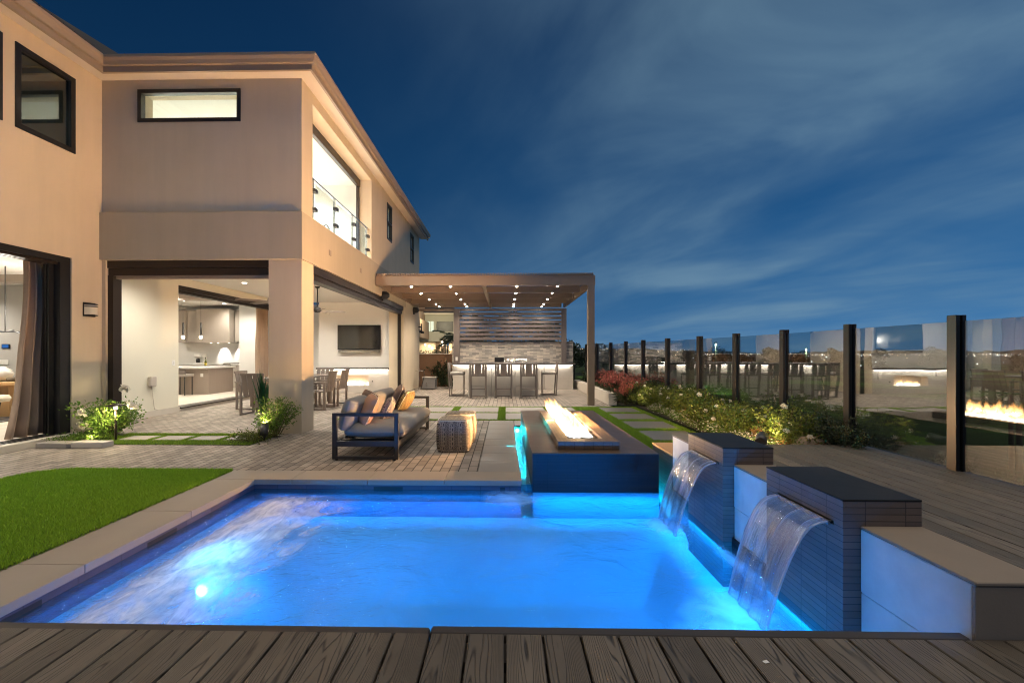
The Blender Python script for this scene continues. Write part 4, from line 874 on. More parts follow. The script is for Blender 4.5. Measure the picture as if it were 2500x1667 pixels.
for k in range(8): z = 1.79+k*.152; sc.box(-1.68, 2.08, 16.10, 16.13, z, z+.108)
sc.build('slat_screen', MT['slat'], pg)
B(-3.2,2.1,16.12,16.2,2.86,2.95).build('back_beam', pm, pg)
plens = emit('pergola_lens', (1,.93,.84), 60)
for j, y in enumerate((10.93, 12.19, 13.53, 14.83, 15.6)):
    for x in (-2.36, -1.37, .30, 1.31):
        z = 2.985; f = MB().cyl((x,y,2.98),(x,y,3.0),.028,12).build('downlight', MT['bronze'], pg); MB().lathe([(.020,0),(.022,-.012),(.010,-.022)], (x,y,2.98), 10).build('lens', plens, f)
        lamp('pergola_lamp', 'SPOT', (x, y, 2.94), (22, 36, 36, 38, 22)[j], (1,.84,.66), .02, spot=140, blend=.8, parent=pg)

# ------------------------------------------------------------------ outdoor kitchen and bar
ok = thing('tile_wall', 'stacked stone veneer wall under the slatted pergola screen', 'wall', (.3, 16.4, 0))
B(-1.98, 2.53, 16.24, 16.5, 0, 1.70).build('veneer', MT['ledger'], ok); BB(-2.0, 2.55, 16.22, 16.52, 1.702, 1.74, .006).build('cap', MT['ledger'], ok)
bc = thing('back_counter', 'long outdoor kitchen counter against the stacked stone wall', 'counter', (.3, 15.9, 0))
m = MB()
for a, b in ((-1.88,-.7),(-.69,.35),(.36,1.4),(1.41,2.44)):
    for z0, z1 in ((0,.44),(.443,.88)): m.bbox(a+.003, b-.003, 15.62, 16.23, z0, z1, .003)
m.build('panel', MT['conc_panel'], bc); BB(-1.95, 2.50, 15.52, 16.235, .885, .935, .004).build('countertop', MT['counter_dark'], bc)
B(-1.85, 2.4, 15.60, 15.615, .868, .88).build('led_strip', MT['led'], bc); lamp('counter_lamp', 'AREA', (.3, 15.56, .86), 6, WHITE, 4, (0,.6,-1), .03, parent=bc)
B(-1.45,-1.38,15.61,15.619,.62,.72).build('outlet', MT['cab'], bc)
gr = thing('grill', 'stainless steel built-in barbecue grill behind the bar', 'grill', (.2, 15.9, .935))
m = MB(); pr = [(15.66,.936),(15.66,.99),(15.70,1.10),(15.80,1.17),(16.0,1.17),(16.1,1.08),(16.1,.936)]; n = len(pr)
m.add([(x,y,z) for x in (-.02,.78) for y,z in pr], [tuple(range(n-1,-1,-1)), tuple(range(n,2*n))]+[(i,(i+1)%n,n+(i+1)%n,n+i) for i in range(n)]); m.build('hood', MT['steel'], gr)
MB().cyl((.05,15.62,1.05),(.70,15.62,1.05),.012).cyl((.08,15.62,1.05),(.08,15.68,1.05),.008).cyl((.68,15.62,1.05),(.68,15.68,1.05),.008).build('handle', MT['chrome'], gr)
BB(-.38,-.04,15.66,16.1,.936,1.15,.01).build('side_cover', MT['black'], gr); MB().cyl((.38,15.66,1.08),(.38,15.675,1.085),.03).build('thermometer', MT['chrome'], gr)
bar = thing('bar_island', 'panelled stone bar island with a dark top lit from below', 'bar', (-.05, 13.5, 0))
m = MB()
for k in range(3):
    a = -1.11+k*.704
    for z0, z1 in ((0,.32),(.323,.64),(.643,.95)): m.bbox(a+.003, a+.701, 13.05, 13.85, z0, z1, .003)
m.build('panel', MT['conc_panel'], bar); BB(-1.41, 1.25, 12.68, 13.98, .955, 1.015, .005).build('countertop', MT['counter_dark'], bar)
B(-1.08, .98, 13.02, 13.04, .935, .95).build('led_strip', MT['led'], bar); lamp('bar_lamp', 'AREA', (-.05, 12.98, .93), 5, WHITE, 2.1, (0,.5,-1), .03, parent=bar)
lamp('bar_lamp', 'AREA', (1.06, 13.5, .93), 1.2, WHITE, .03, (.3,0,-1), .7, parent=bar)
def stool(label, x, y, rz):
    t = thing('bar_stool', label, 'bar stool', (0,0,0), 'bar stools round the outdoor bar'); g = MT['chairgrey']
    MB().bbox(-.23,.23,-.22,.22,.64,.675,.004).build('seat_frame', g, t); MB().bbox(-.215,.215,-.20,.21,.677,.735,.02).build('seat_cushion', MT['seatpad'], t)
    for s in (-1, 1):
        MB().obox((s*.225,-.235,.51),(.055,.035,1.03),(.06,0,0),.003).build('leg', g, t)
        MB().tube([(s*.215,.20,.0),(s*.215,.20,.65)], .016, 4, sm=False).build('leg', g, t)
        MB().bbox(min(s*.20,s*.235),max(s*.20,s*.235),-.20,.20,.0,.028,.003).build('sled_rail', g, t)
    MB().bbox(-.21,.21,-.225,-.20,.26,.285,.003).build('foot_rail', g, t); MB().bbox(-.2,.2,.185,.21,.02,.045,.003).build('foot_rail', g, t)
    m = MB(); 
    for k, w_ in ((-.155,.07),(0,.18),(.155,.07)): m.obox((k,-.258,.82),(w_,.018,.37),(.06,0,0),.003)
    m.obox((0,-.275,.985),(.43,.024,.055),(.06,0,0),.003); m.build('backrest', g, t)
    t.location = (x, y, 0); t.rotation_euler = (0,0,rz)
stool('bar stool seen from behind, first from the house', -.775, 12.72, 0)
stool('bar stool seen from behind, middle of the front row', -.04, 12.74, 0)
stool('bar stool seen from behind, nearest the pergola post', .68, 12.74, 0)
stool('bar stool at the house end of the bar, seen from its side', -1.46, 13.35, -math.pi/2)
stool('bar stool at the planter end of the bar, seen from its side', 1.36, 13.62, math.pi/2)
t = thing('planter_curb', 'low cream curb wall edging the flower bed beside the pergola', 'curb', (2.7, 13.5, 0)); BB(2.60, 2.80, 10.97, 16.5, 0, .30, .006).build('curb', MT['curb'], t)
t = thing('equipment_box', 'grey metal equipment box on the paving near the far house corner', 'equipment box', (-2.7, 15.6, 0)); gm = M('box_grey', (.20,.195,.19), .5, var=.1)
BB(-2.95, -2.5, 15.5, 15.95, .03, .42, .01).build('case', gm, t); BB(-2.97,-2.48,15.48,15.97,.421,.45,.008).build('lid', MT['cab'], t)
for k in range(4): B(-2.499,-2.49,15.55+k*.1,15.60+k*.1,.1,.36).build('vent', MT['black'], t) if k < 2 else None
MB().tube([(-2.8,15.48,.25),(-2.8,15.45,.2),(-2.78,15.45,.12)], .012).build('tap', MT['steel'], t)
t = thing('hose_standpipe', 'thin metal standpipe with a crossbar beside the grey box', 'standpipe', (-3.08, 15.5, 0)); MB().cyl((-3.08,15.5,0),(-3.08,15.5,.72),.018).cyl((-3.2,15.5,.68),(-2.9,15.5,.68),.012).build('pipe', MT['steel'], t); MB().tube([(-2.9,15.5,.68),(-2.88,15.47,.5),(-2.95,15.45,.2),(-3.0,15.45,.02)], .012).build('hose', MT['black'], t)
t = thing('garden_switch', 'pale weatherproof switch on the left screen post', 'switch', (-1.79, 16.04, 1.1)); BB(-1.83,-1.75,16.03,16.05,1.02,1.16,.004).build('cover', pw, t)

# ------------------------------------------------------------------ sofa, cushions, poufs
so = thing('outdoor_sofa', 'dark metal framed outdoor sofa with taupe seat cushions facing the fire', 'sofa', (-1.7, 6.3, 0)); fm = MT['frame']
SX0, SX1, SY0, SY1 = -2.10, -1.29, 5.24, 7.40
for i, y in enumerate((SY0, SY1-.05)):
    m = MB(); m.bbox(SX0, SX0+.052, y, y+.05, 0.015, .575, .004).bbox(SX1-.052, SX1, y, y+.05, 0.015, .575, .004).box(SX0+.052, SX1-.052, y+.002, y+.048, .537, .574).box(SX0+.052, SX1-.052, y+.002, y+.048, .016, .052).box(SX0+.052, SX1-.052, y+.004, y+.046, .17, .235)
    a = m.build('arm_frame', fm, so); 
    for x in (SX0+.05, SX1-.05): MB().cyl((x,y+.025,0),(x,y+.025,.016),.018,10).build('foot_pad', MT['black'], a)
B(SX0, SX0+.05, SY0+.05, SY1-.05, .17, .235).box(SX1-.05, SX1, SY0+.05, SY1-.05, .17, .235).build('rail', fm, so)
m = MB()
for k in range(7): m.box(SX0+.05, SX1-.05, SY0+.15+k*.29, SY0+.22+k*.29, .20, .23)
m.build('seat_slats', fm, so)
m = MB()
for k in range(5): m.obox((SX0+.13, SY0+.25+k*.41, .42), (.03,.06,.42), (0,-.25,0))
m.build('back_support', MT['bronze'], so)
def soft(name, cx, cy, cz, sx, sy, sz, rot=(0,0,0), mat=None, parent=None, puff=.3, N=12, label=None):
    vs = []; fs = []; m = Matrix.Translation((cx,cy,cz)) @ Euler(rot).to_matrix().to_4x4()
    def sup(u, v, sgn):
        e = (1-abs(u)**2.6)*(1-abs(v)**2.6); th = sz/2*(1-puff+puff*max(e,0)**.5); ed = max(0,(1-max(abs(u),abs(v))))
        th *= min(1, (ed/.14)**.5) if ed < .14 else 1
        pin = 1-.05*(1-abs(abs(u)-abs(v)))*max(abs(u),abs(v))
        return (u*sx/2*pin, v*sy/2*pin, sgn*th)
    for sg in (1, -1):
        for i in range(N+1):
            for j in range(N+1): vs.append(m @ Vector(sup(math.sin((i/N-.5)*math.pi), math.sin((j/N-.5)*math.pi), sg)))
    q = (N+1)**2
    for i in range(N):
        for j in range(N):
            a = i*(N+1)+j; fs.append((a, a+N+1, a+N+2, a+1)); fs.append((q+a, q+a+1, q+a+N+2, q+a+N+1))
    o = MB().add(vs, fs, True).build(name, mat, parent)
    if label: o['label'] = label
    return o
for k in range(3): pass
soft('seat_cushion', -1.62, (SY0+SY1)/2, .325, .78, 2.04, .19, (0,0,0), MT['cushion'], so, .08, 26)
for k in range(2): soft('back_cushion', -1.96, SY0+.56+k*1.03, .535, .40, 1.02, .20, (0,R(-73),0), MT['cushion'], so, .25, 18)
def pillow(label, x, y, z, s, rot, mat, th=.16):
    t = thing('throw_pillow', label, 'pillow', (x,y,z)); soft('cover', x, y, z, s, s, th, rot, mat, t, .9, 16)
    # piping round the seam
    m = Matrix.Translation((x,y,z)) @ Euler(rot).to_matrix().to_4x4(); q = []
    for k in range(48):
        a = 2*math.pi*k/48; c, s_ = math.cos(a), math.sin(a); f = 1/max(abs(c),abs(s_)); u, v = c*f, s_*f; pin = 1-.05*(1-abs(abs(u)-abs(v))); q.append(m @ Vector((u*s/2*pin, v*s/2*pin, 0)))
    q.append(q[0]); MB().tube(q, .004, 6).build('piping', MT['cream'], t)
def weave(name, c1, c2, kind):
    t = NT(name); v, ob = uvw(t); s = t.n('ShaderNodeSeparateXYZ'); t.l(v, s.inputs[0])
    def fr(x, p): return t.math('FRACT', t.math('DIVIDE', x, p))
    P_ = .11 if kind == 'pouf' else .07
    u = fr(s.outputs[0], P_); w_ = fr(s.outputs[1], P_*.55)
    tri = t.math('ABSOLUTE', t.math('SUBTRACT', w_, .5)); tu = t.math('ABSOLUTE', t.math('SUBTRACT', u, .25))
    dia = t.math('ADD', t.math('MULTIPLY', tu, 4.0), t.math('MULTIPLY', tri, 2.0))
    ring = t.math('LESS_THAN', t.math('ABSOLUTE', t.math('SUBTRACT', fr(dia, .62), .5)), .22)
    inb = t.math('LESS_THAN', u, .5); 
    st_ = t.math('GREATER_THAN', fr(s.outputs[1], P_*.18), .45); zone = t.math('MULTIPLY', t.math('GREATER_THAN', u, .60), t.math('LESS_THAN', u, .68)); zone2 = t.math('MULTIPLY', t.math('GREATER_THAN', u, .82), t.math('LESS_THAN', u, .92))
    pat = t.math('MAXIMUM', t.math('MULTIPLY', ring, inb), t.math('MAXIMUM', t.math('MULTIPLY', st_, zone), t.math('MULTIPLY', t.math('GREATER_THAN', t.math('ADD', tri, 0), .2), zone2)))
    n = t.noise(ob, 300, 2, .5); col = t.mix(pat, tuple(c1), tuple(c2)); col = t.mix(.35, col, t.mix(n.outputs[0], (.3,.3,.3), (1,1,1)), 'MULTIPLY')
    t.princ(col, .9, 0, .2, t.bump(t.math('ADD', t.math('MULTIPLY', pat, .5), n.outputs[0]), .5, .003)); return t.m
pat_p = weave('pouf_weave', (.45,.37,.27), (.045,.035,.035), 'pouf'); pat_y = weave('pillow_weave', (.46,.32,.12), (.07,.04,.025), 'pillow'); pat_b = weave('pillow_weave_blue', (.50,.42,.33), (.05,.045,.08), 'pillow')
peach = M('pillow_peach', (.50,.27,.165), .9, var=.08, bump=.3, bs=300, bd=.002); brown = M('pillow_brown', (.22,.14,.10), .9, var=.1, bump=.3, bs=300, bd=.002); slate = M('pillow_slate', (.13,.12,.125), .9, var=.1, bump=.3, bs=300, bd=.002)
pillow('plain peach throw pillow leaning at the near end of the sofa', -1.78, 5.62, .565, .42, (R(12),R(-64),R(18)), peach)
pillow('dark banded throw pillow behind the plain peach one', -1.88, 5.95, .59, .38, (R(48),R(-74),R(0)), brown)
pillow('small blue and cream patterned pillow in the middle of the near seat', -1.62, 5.98, .535, .34, (R(5),R(-66),R(8)), pat_b)
pillow('plain brown throw pillow at the far end of the sofa', -1.72, 6.92, .60, .40, (R(25),R(-62),R(-10)), brown)
pillow('yellow patterned throw pillow in front of the plain brown one', -1.53, 6.72, .57, .33, (R(0),R(-60),R(-8)), pat_y)
for i, (x, y, lab) in enumerate(((-.68, 5.90, 'patterned woven cube pouf nearest the pool'), (-.66, 6.42, 'patterned woven cube pouf further from the pool'))):
    t = thing('pouf', lab, 'pouf', (x, y, 0), 'woven poufs in front of the sofa'); N = 14; vs = []; fs = []
    for k in range(N+1):
        f = k/N; z = .42*f; e = 1-abs(2*f-1)**6*.10; 
        for q in range(32):
            a = 2*math.pi*(q+.5)/32; c, s_ = math.cos(a), math.sin(a); g = (abs(c)**7+abs(s_)**7)**(-1/7); bul = 1+.03*math.sin(math.pi*f); vs.append((x+.225*g*c*e*bul, y+.225*g*s_*e*bul, z))
    for k in range(N):
        for q in range(32): fs.append((k*32+q, k*32+(q+1)%32, (k+1)*32+(q+1)%32, (k+1)*32+q))
    b = len(vs); 
    for rr, zz in ((.8,.432),(.4,.440),(.0,.442)):
        for q in range(32):
            a = 2*math.pi*(q+.5)/32; c, s_ = math.cos(a), math.sin(a); g = (abs(c)**7+abs(s_)**7)**(-1/7); vs.append((x+.225*g*c*.9*rr, y+.225*g*s_*.9*rr, zz))
    for L in range(3):
        o_ = N*32 if L == 0 else b+(L-1)*32; o2 = b+L*32
        for q in range(32): fs.append((o_+q, o_+(q+1)%32, o2+(q+1)%32, o2+q))
    MB().add(vs, fs, True).build('cover', pat_p, t)
    m = MB(); 
    for zz in (.405,.02): m.tube([(x+.212*((abs(math.cos(a))**7+abs(math.sin(a))**7)**(-1/7))*math.cos(a), y+.212*((abs(math.cos(a))**7+abs(math.sin(a))**7)**(-1/7))*math.sin(a), zz+.008) for a in [2*math.pi*q/40 for q in range(41)]], .006, 6)
    m.build('seam_piping', MT['cream'], t)
# ------------------------------------------------------------------ plants
def leaves(name, pts, dirs, L, Wd, mat, parent, rg, fold=.25):
    """one mesh of small folded leaves at pts pointing along dirs"""
    n = len(pts); P = np.asarray(pts, float); D = np.asarray(dirs, float); D /= np.linalg.norm(D, axis=1)[:,None]+1e-9
    r = rg.normal(size=(n,3)); S_ = np.cross(D, r); S_ /= np.linalg.norm(S_, axis=1)[:,None]+1e-9; U = np.cross(S_, D)
    l = L*rg.uniform(.6,1.25,n)[:,None]; wd = Wd*rg.uniform(.7,1.2,n)[:,None]
    V = np.stack([P, P+D*l*.45+S_*wd/2+U*wd*fold, P+D*l+U*l*-.12, P+D*l*.45-S_*wd/2+U*wd*fold], 1)
    b = np.arange(n)*4; F = np.stack([np.stack([b,b+1,b+2],1), np.stack([b,b+2,b+3],1)], 1).reshape(-1,3)
    o0 = rootloc(parent) if parent is not None else Vector((0,0,0)); V = V.reshape(-1,3)-np.array(o0)
    me = bpy.data.meshes.new(name); me.vertices.add(len(V)); me.vertices.foreach_set('co', V.ravel().astype(np.float32)); me.loops.add(len(F)*3); me.loops.foreach_set('vertex_index', F.ravel().astype(np.int32))
    me.polygons.add(len(F)); me.polygons.foreach_set('loop_start', np.arange(0, len(F)*3, 3, dtype=np.int32)); me.update(calc_edges=True); me.materials.append(mat)
    o = bpy.data.objects.new(name, me); return link(o, parent)
def bush_mesh(t, c, r, h, nst, nlf, L, Wd, mat, seed, spread=.5, name='foliage'):
    rg = np.random.default_rng(seed); m = MB(); pts = []; dr = []; tips = []
    for i in range(nst):
        a = rg.uniform(0, 6.28); rr = r*rg.uniform(.2,1); hh = h*rg.uniform(.45,1.0); p0 = np.array([c[0]+.15*rr*math.cos(a), c[1]+.15*rr*math.sin(a), c[2]]); p3 = np.array([c[0]+rr*math.cos(a), c[1]+rr*math.sin(a), c[2]+hh*(1-.25*(rr/r)**2)])
        mid = (p0+p3)/2+np.array([-.1*rr*math.cos(a),-.1*rr*math.sin(a),.12*hh])+rg.normal(0,.03,3)*h; K = 7; cv = []
        for k in range(K+1):
            f = k/K; cv.append((1-f)**2*p0+2*f*(1-f)*mid+f*f*p3)
        m.tube(cv[::2]+[cv[-1]], .0035 if h < 1 else .01, 4); tips.append(cv[-1])
        k_n = max(3, nlf//nst)
        for q in range(k_n):
            f = rg.uniform(.2, 1)**.7; i0 = min(K-1, int(f*K)); p = cv[i0]+(cv[i0+1]-cv[i0])*(f*K-i0); off = rg.normal(0, spread*r*.22, 3); pts.append(p+off*np.array([1,1,.7])); d = np.array([math.cos(a),math.sin(a),.4])+rg.normal(0,.8,3); dr.append(d)
    leaves(name, pts, dr, L, Wd, mat, t, rg); m.build('stems', MT['stem'], t); return tips
def blossom(t, p, r, mat, rg, n=26, name='flower'):
    pts = []; dr = []
    for i in range(n):
        z = rg.uniform(-.3,1); a = rg.uniform(0,6.28); s_ = math.sqrt(max(0,1-z*z)); d = np.array([s_*math.cos(a), s_*math.sin(a), z]); pts.append(np.array(p)+d*r*.35); dr.append(d+rg.normal(0,.5,3))
    return leaves(name, pts, dr, r*.95, r*1.1, mat, t, rg, .35)
def make_bush(kind, loc, label, group, seed, sc=1, rz=0):
    t = thing(kind, label, {'rose_bush':'rose bush','white_flower_mound':'flowering plant','red_flower_clump':'flowering plant','dark_shrub':'shrub','dry_grass_tuft':'plant'}.get(kind,'plant'), (0,0,0), group); rg = np.random.default_rng(seed)
    if kind == 'rose_bush':
        tips = bush_mesh(t, (0,0,0), .34, .56, 26, 1500, .042, .026, MT['leaf'], seed)
        for q in rg.choice(len(tips), 3, replace=False): blossom(t, tips[q]+np.array([0,0,.02]), .028, MT['petal'], rg)
    elif kind == 'white_flower_mound':
        tips = bush_mesh(t, (0,0,0), .24, .20, 30, 900, .024, .013, MT['leaf_bright'], seed)
        pts = []; dr = []
        for q in tips:
            for k in range(5):
                cpos = q+rg.normal(0,.03,3)
                for j in range(4): a = j*1.57+rg.uniform(0,1); pts.append(cpos); dr.append([math.cos(a),math.sin(a),.3])
        leaves('blossoms', pts, dr, .013, .012, MT['petal'], t, rg)
    elif kind == 'red_flower_clump':
        bush_mesh(t, (0,0,0), .26, .40, 26, 500, .20, .012, MT['leaf_dull'], seed)
        tips = bush_mesh(t, (0,0,.12), .28, .58, 34, 1100, .040, .016, MT['redpaw'], seed+1, .35, 'flower_spikes')
    elif kind == 'dark_shrub': bush_mesh(t, (0,0,0), .36, .78, 26, 1300, .045, .030, MT['maroon'] if seed % 2 else MT['leaf_dark'], seed)
    elif kind == 'dry_grass_tuft': bush_mesh(t, (0,0,0), .17, .26, 20, 260, .10, .008, MT['dry'], seed)
    t.location = loc; t.rotation_euler = (0,0,rz); t.scale = (sc,)*3; return t
def place(proto, loc, label, sc=1, rz=0, first=False):
    c = proto if first else copy_tree(proto); c['label'] = label; c.location = loc; c.rotation_euler = (0,0,rz); c.scale = (sc,)*3; return c
ordn = ['first','second','third','fourth','fifth','sixth','seventh','eighth','ninth','tenth','eleventh','twelfth']
rr = random.Random(21)
soil = MB(); soil.add([(3.12,5.02,.05),(3.97,5.02,.05),(3.95,8.0,.05),(3.6,10.5,.05),(3.12,10.56,.05)], [(0,1,2,3,4)]).add([(2.80,10.56,.05),(3.6,10.56,.05),(3.2,16.6,.05),(2.80,16.6,.05)], [(0,1,2,3)])
stc(soil.build('flower_bed_soil', MT['soil']))
rp = [make_bush('rose_bush', (0,0,0), 'x', 'white rose bushes in the bed along the glass fence', 31+k) for k in range(4)]
spots = []
for k in range(15):
    y = 5.35+k*.40; spots.append((3.62+.16*rr.uniform(-1,1)-(.18 if y > 9 else 0), y))
for k in range(9): spots.append((3.34+.08*rr.uniform(-1,1), 6.3+k*.50))
lab_r = ['bush', 'leafy rose bush', 'loose rose bush']
for i, (x, y) in enumerate(spots):
    row = 'fence row' if i < 15 else 'row beside the slab path'; n = i if i < 15 else i-15
    place(rp[i % 4], (x, y, .05), f'white rose bush in the {row}, {ordn[n] if n < 12 else ["thirteenth","fourteenth","fifteenth"][n-12]} counted from the deck', rr.uniform(.85,1.18), rr.uniform(0,6.28), i < 4)
mp_ = [make_bush('white_flower_mound', (0,0,0), 'x', 'low white flowered mounds edging the turf', 51+k) for k in range(2)]
for i in range(11):
    y = 5.2+i*.42; place(mp_[i % 2], (3.22+.05*rr.uniform(-1,1), y, .04), f'low mound of tiny white flowers edging the turf, {ordn[i]} counted from the deck', rr.uniform(.85,1.2), rr.uniform(0,6.28), i < 2)
kp = [make_bush('red_flower_clump', (0,0,0), 'x', 'red kangaroo paw clumps behind the curb', 61+k) for k in range(2)]
for i in range(11):
    y = 10.7+(i//2)*.62; x = (3.0 if i % 2 else 3.32)+.05*rr.uniform(-1,1); place(kp[i % 2], (x, y, .05), f'red flowered strappy clump, {ordn[i]} from the turf along the curb', rr.uniform(.9,1.2), rr.uniform(0,6.28), i < 2)
dp = [make_bush('dark_shrub', (0,0,0), 'x', 'dark shrubs at the foot of the glass fence', 71+k) for k in range(2)]
for i, (x, y, s_) in enumerate(((3.78,4.95,.75),(3.9,5.6,.8),(3.85,6.5,.8),(3.75,8.0,.8),(3.6,9.2,.85),(3.42,10.6,.95),(3.4,11.6,.95),(3.3,12.8,.9),(3.05,14.6,.9),(2.95,15.8,1.0))):
    place(dp[0 if i > 4 and i % 2 == 0 else 1], (x, y, .05), f'dark leaved shrub at the fence foot, {ordn[i]} counted from the deck', s_, rr.uniform(0,6.28))
dg = [make_bush('dry_grass_tuft', (0,0,0), 'x', 'orange dry tufts among the roses', 81)]
for o in dp:
    o['label'] = 'x'
for i, (x, y) in enumerate(((3.40,5.25),(3.55,6.0),(3.42,7.1),(3.40,8.0),(3.65,5.15))): place(dg[0], (x,y,.05), f'orange dry leaved tuft among the rose bushes, {ordn[i]} counted from the deck', rr.uniform(.9,1.2), rr.uniform(0,6), i < 1)
rk = thing('garden_rock', 'rounded tan boulder at the deck edge beside the fence', 'rock', (3.45, 5.12, .05))
rgk = np.random.default_rng(9); m = MB(); vs = []; 
for i in range(9):
    for j in range(16):
        th = math.pi*i/8; ph = 2*math.pi*j/16; d = 1+.12*math.sin(3*ph+i)+.08*rgk.normal(); vs.append((3.55+.24*d*math.sin(th)*math.cos(ph), 5.16+.13*d*math.sin(th)*math.sin(ph), .17+.14*math.cos(th)*d))
m.add(vs, [(i*16+j, i*16+(j+1)%16, (i+1)*16+(j+1)%16, (i+1)*16+j) for i in range(8) for j in range(16)], True); m.build('stone', MT['rock'], rk)
def spotlight(label, x, y, z, d, p, r=.055, cone=95, face=None):
    t = thing('garden_spotlight', label, 'spotlight', (x,y,z)); dv = Vector(d).normalized(); a = Vector((x,y,z))
    MB().cyl(a-dv*.09, a+dv*.09, r, 20).build('housing', MT['frame'], t); MB().cyl(a+dv*.088, a+dv*.092, r*.8, 18).build('lens', MT['warm_soft'], t); MB().cyl((x,y,z-.15),(x,y,z),.012,8).build('stake', MT['black'], t)
    lamp('spot_lamp', 'SPOT', a+dv*.11, p, (1,.74,.40), .04, d, spot=cone, blend=.8, parent=t)
spotlight('dark round spotlight in the flower bed behind the deck edge', 2.98, 5.12, .30, (.55,.75,.25), 30, .06, 120)
spotlight('dark tilted spotlight at the foot of the corner pillar', -3.55, 6.35, .16, (-.25,.6,.65), 26)
lamp('bed_lamp', 'SPOT', (3.14, 7.4, .30), 22, (1,.74,.40), .04, (.7,.5,.22), spot=130, blend=.8)
lamp('bed_lamp', 'SPOT', (3.05, 9.6, .32), 18, (1,.74,.44), .04, (.4,.7,.22), spot=130, blend=.8)
# bush at the wing corner with its path light
t = thing('corner_rose_bush', 'bright green white flowered rose bush lit by a path light at the wing corner', 'rose bush', (-6.1,6.65,0)); rg = np.random.default_rng(5)
tips = bush_mesh(t, (-6.08,6.62,.0), .52, .64, 44, 2600, .05, .032, MT['leaf_bright'], 91)
for p in ((-6.22,6.28,.42),(-5.62,6.45,.50),(-5.98,6.72,.74),(-6.3,6.35,.22)): blossom(t, p, .06, MT['petal'], rg, 40)
t = thing('ground_cover', 'low bright green ground cover along the wing doorstep', 'ground cover', (-6.3,6.3,0)); bush_mesh(t, (-6.2,6.35,0), .42, .12, 60, 2400, .03, .018, MT['leaf_bright'], 92)
t = thing('path_light', 'bronze mushroom path light standing in front of the rose bush', 'path light', (-5.78, 6.35, 0)); MB().cyl((-5.78,6.35,0),(-5.78,6.35,.52),.016,10).build('stem', MT['bronze'], t); MB().lathe([(.12,0),(.115,.012),(.03,.03),(.01,.035)], (-5.78,6.35,.52), 20).build('hat', MT['bronze'], t)
MB().cyl((-5.78,6.35,.47),(-5.78,6.35,.515),.022,10).build('bulb', MT['warm_soft'], t); lamp('path_lamp', 'POINT', (-5.78,6.30,.44), 9, (1,.76,.42), .03, parent=t); lamp('path_lamp', 'SPOT', (-5.95,6.1,.08), 16, (1,.78,.42), .03, (-.1,.6,.8), spot=120, blend=.8, parent=t)
t = thing('edging_stones', 'two grey edging blocks below the ground cover', 'edging', (-5.9,6.0,0)); BB(-6.42,-5.98,5.82,6.02,.0,.07,.008).build('block', MT['slab'], t); BB(-5.97,-5.52,5.86,6.04,0,.075,.008).build('block', MT['conc_panel'], t)
t = thing('pillar_bush', 'yellow green leafy bush lit from below at the corner pillar', 'bush', (-3.6,6.75,0)); bush_mesh(t, (-3.58,6.72,0), .36, .68, 40, 2000, .036, .022, MT['leaf_bright'], 93); 
t = thing('ground_cover', 'trailing ground cover in front of the corner pillar', 'ground cover', (-3.7,6.3,0)); bush_mesh(t, (-3.68,6.35,0), .40, .15, 50, 1500, .028, .016, MT['leaf'], 94)
t = thing('potted_reed', 'tall green reed in a pale pot beside the corner pillar', 'potted plant', (-4.02, 7.15, 0)); MB().lathe([(.06,0),(.075,.05),(.085,.28),(.075,.30),(.06,.29)], (-4.02,7.15,0), 18).build('pot', MT['curb'], t)
rg = np.random.default_rng(8); pts = [(-4.02+rg.normal(0,.02), 7.15+rg.normal(0,.02), .28) for _ in range(38)]; leaves('reeds', pts, [(rg.normal(0,.10), rg.normal(0,.10), 1) for _ in pts], .66, .016, leafmat('reed_green', (.01,.06,.025), (.03,.14,.05), .2), t, rg)
t = thing('grass_tuft', 'small green strappy tuft at the foot of the brown garden wall', 'plant', (-2.05,16.2,0)); rg = np.random.default_rng(12); leaves('fronds', [(-2.05+rg.normal(0,.03),16.2+rg.normal(0,.03),0) for _ in range(50)], [(rg.normal(0,.5),rg.normal(0,.5),1) for _ in range(50)], .5, .03, MT['leaf_dull'], t, rg)

# ------------------------------------------------------------------ glass fence
FP = [(3.99,1.55),(3.99,2.74),(3.99,3.93),(3.99,5.12),(4.0,6.32),(3.93,7.48),(3.82,8.62),(3.65,9.85),(3.50,11.1),(3.42,12.4),(3.32,13.75),(3.18,15.1),(3.05,16.4)]
fe = thing('glass_fence', 'tall frameless glass wind fence with dark bronze posts along the garden edge', 'fence', (3.99, 8, 0))
for i, (x, y) in enumerate(FP):
    a = math.atan2(FP[min(i+1,12)][0]-FP[max(i-1,0)][0], FP[min(i+1,12)][1]-FP[max(i-1,0)][1])
    m = MB(); z1 = 1.615
    m.obox((x-.028, y, z1/2+.02), (.034,.085,z1), (0,0,-a), .003); m.obox((x+.028, y, z1/2+.02), (.034,.085,z1), (0,0,-a), .003); m.obox((x, y, z1/2+.02), (.03,.05,z1-.004), (0,0,-a))
    m.build('post', MT['bronze'], fe)
for (x0,y0),(x1,y1) in zip(FP, FP[1:]):
    d = Vector((x1-x0, y1-y0, 0)); a = math.atan2(d.x, d.y); MB().obox(((x0+x1)/2,(y0+y1)/2,.93), (.012, d.length-.05, 1.30), (0,0,-a)).build('glass_panel', MT['glass_fence'], fe)

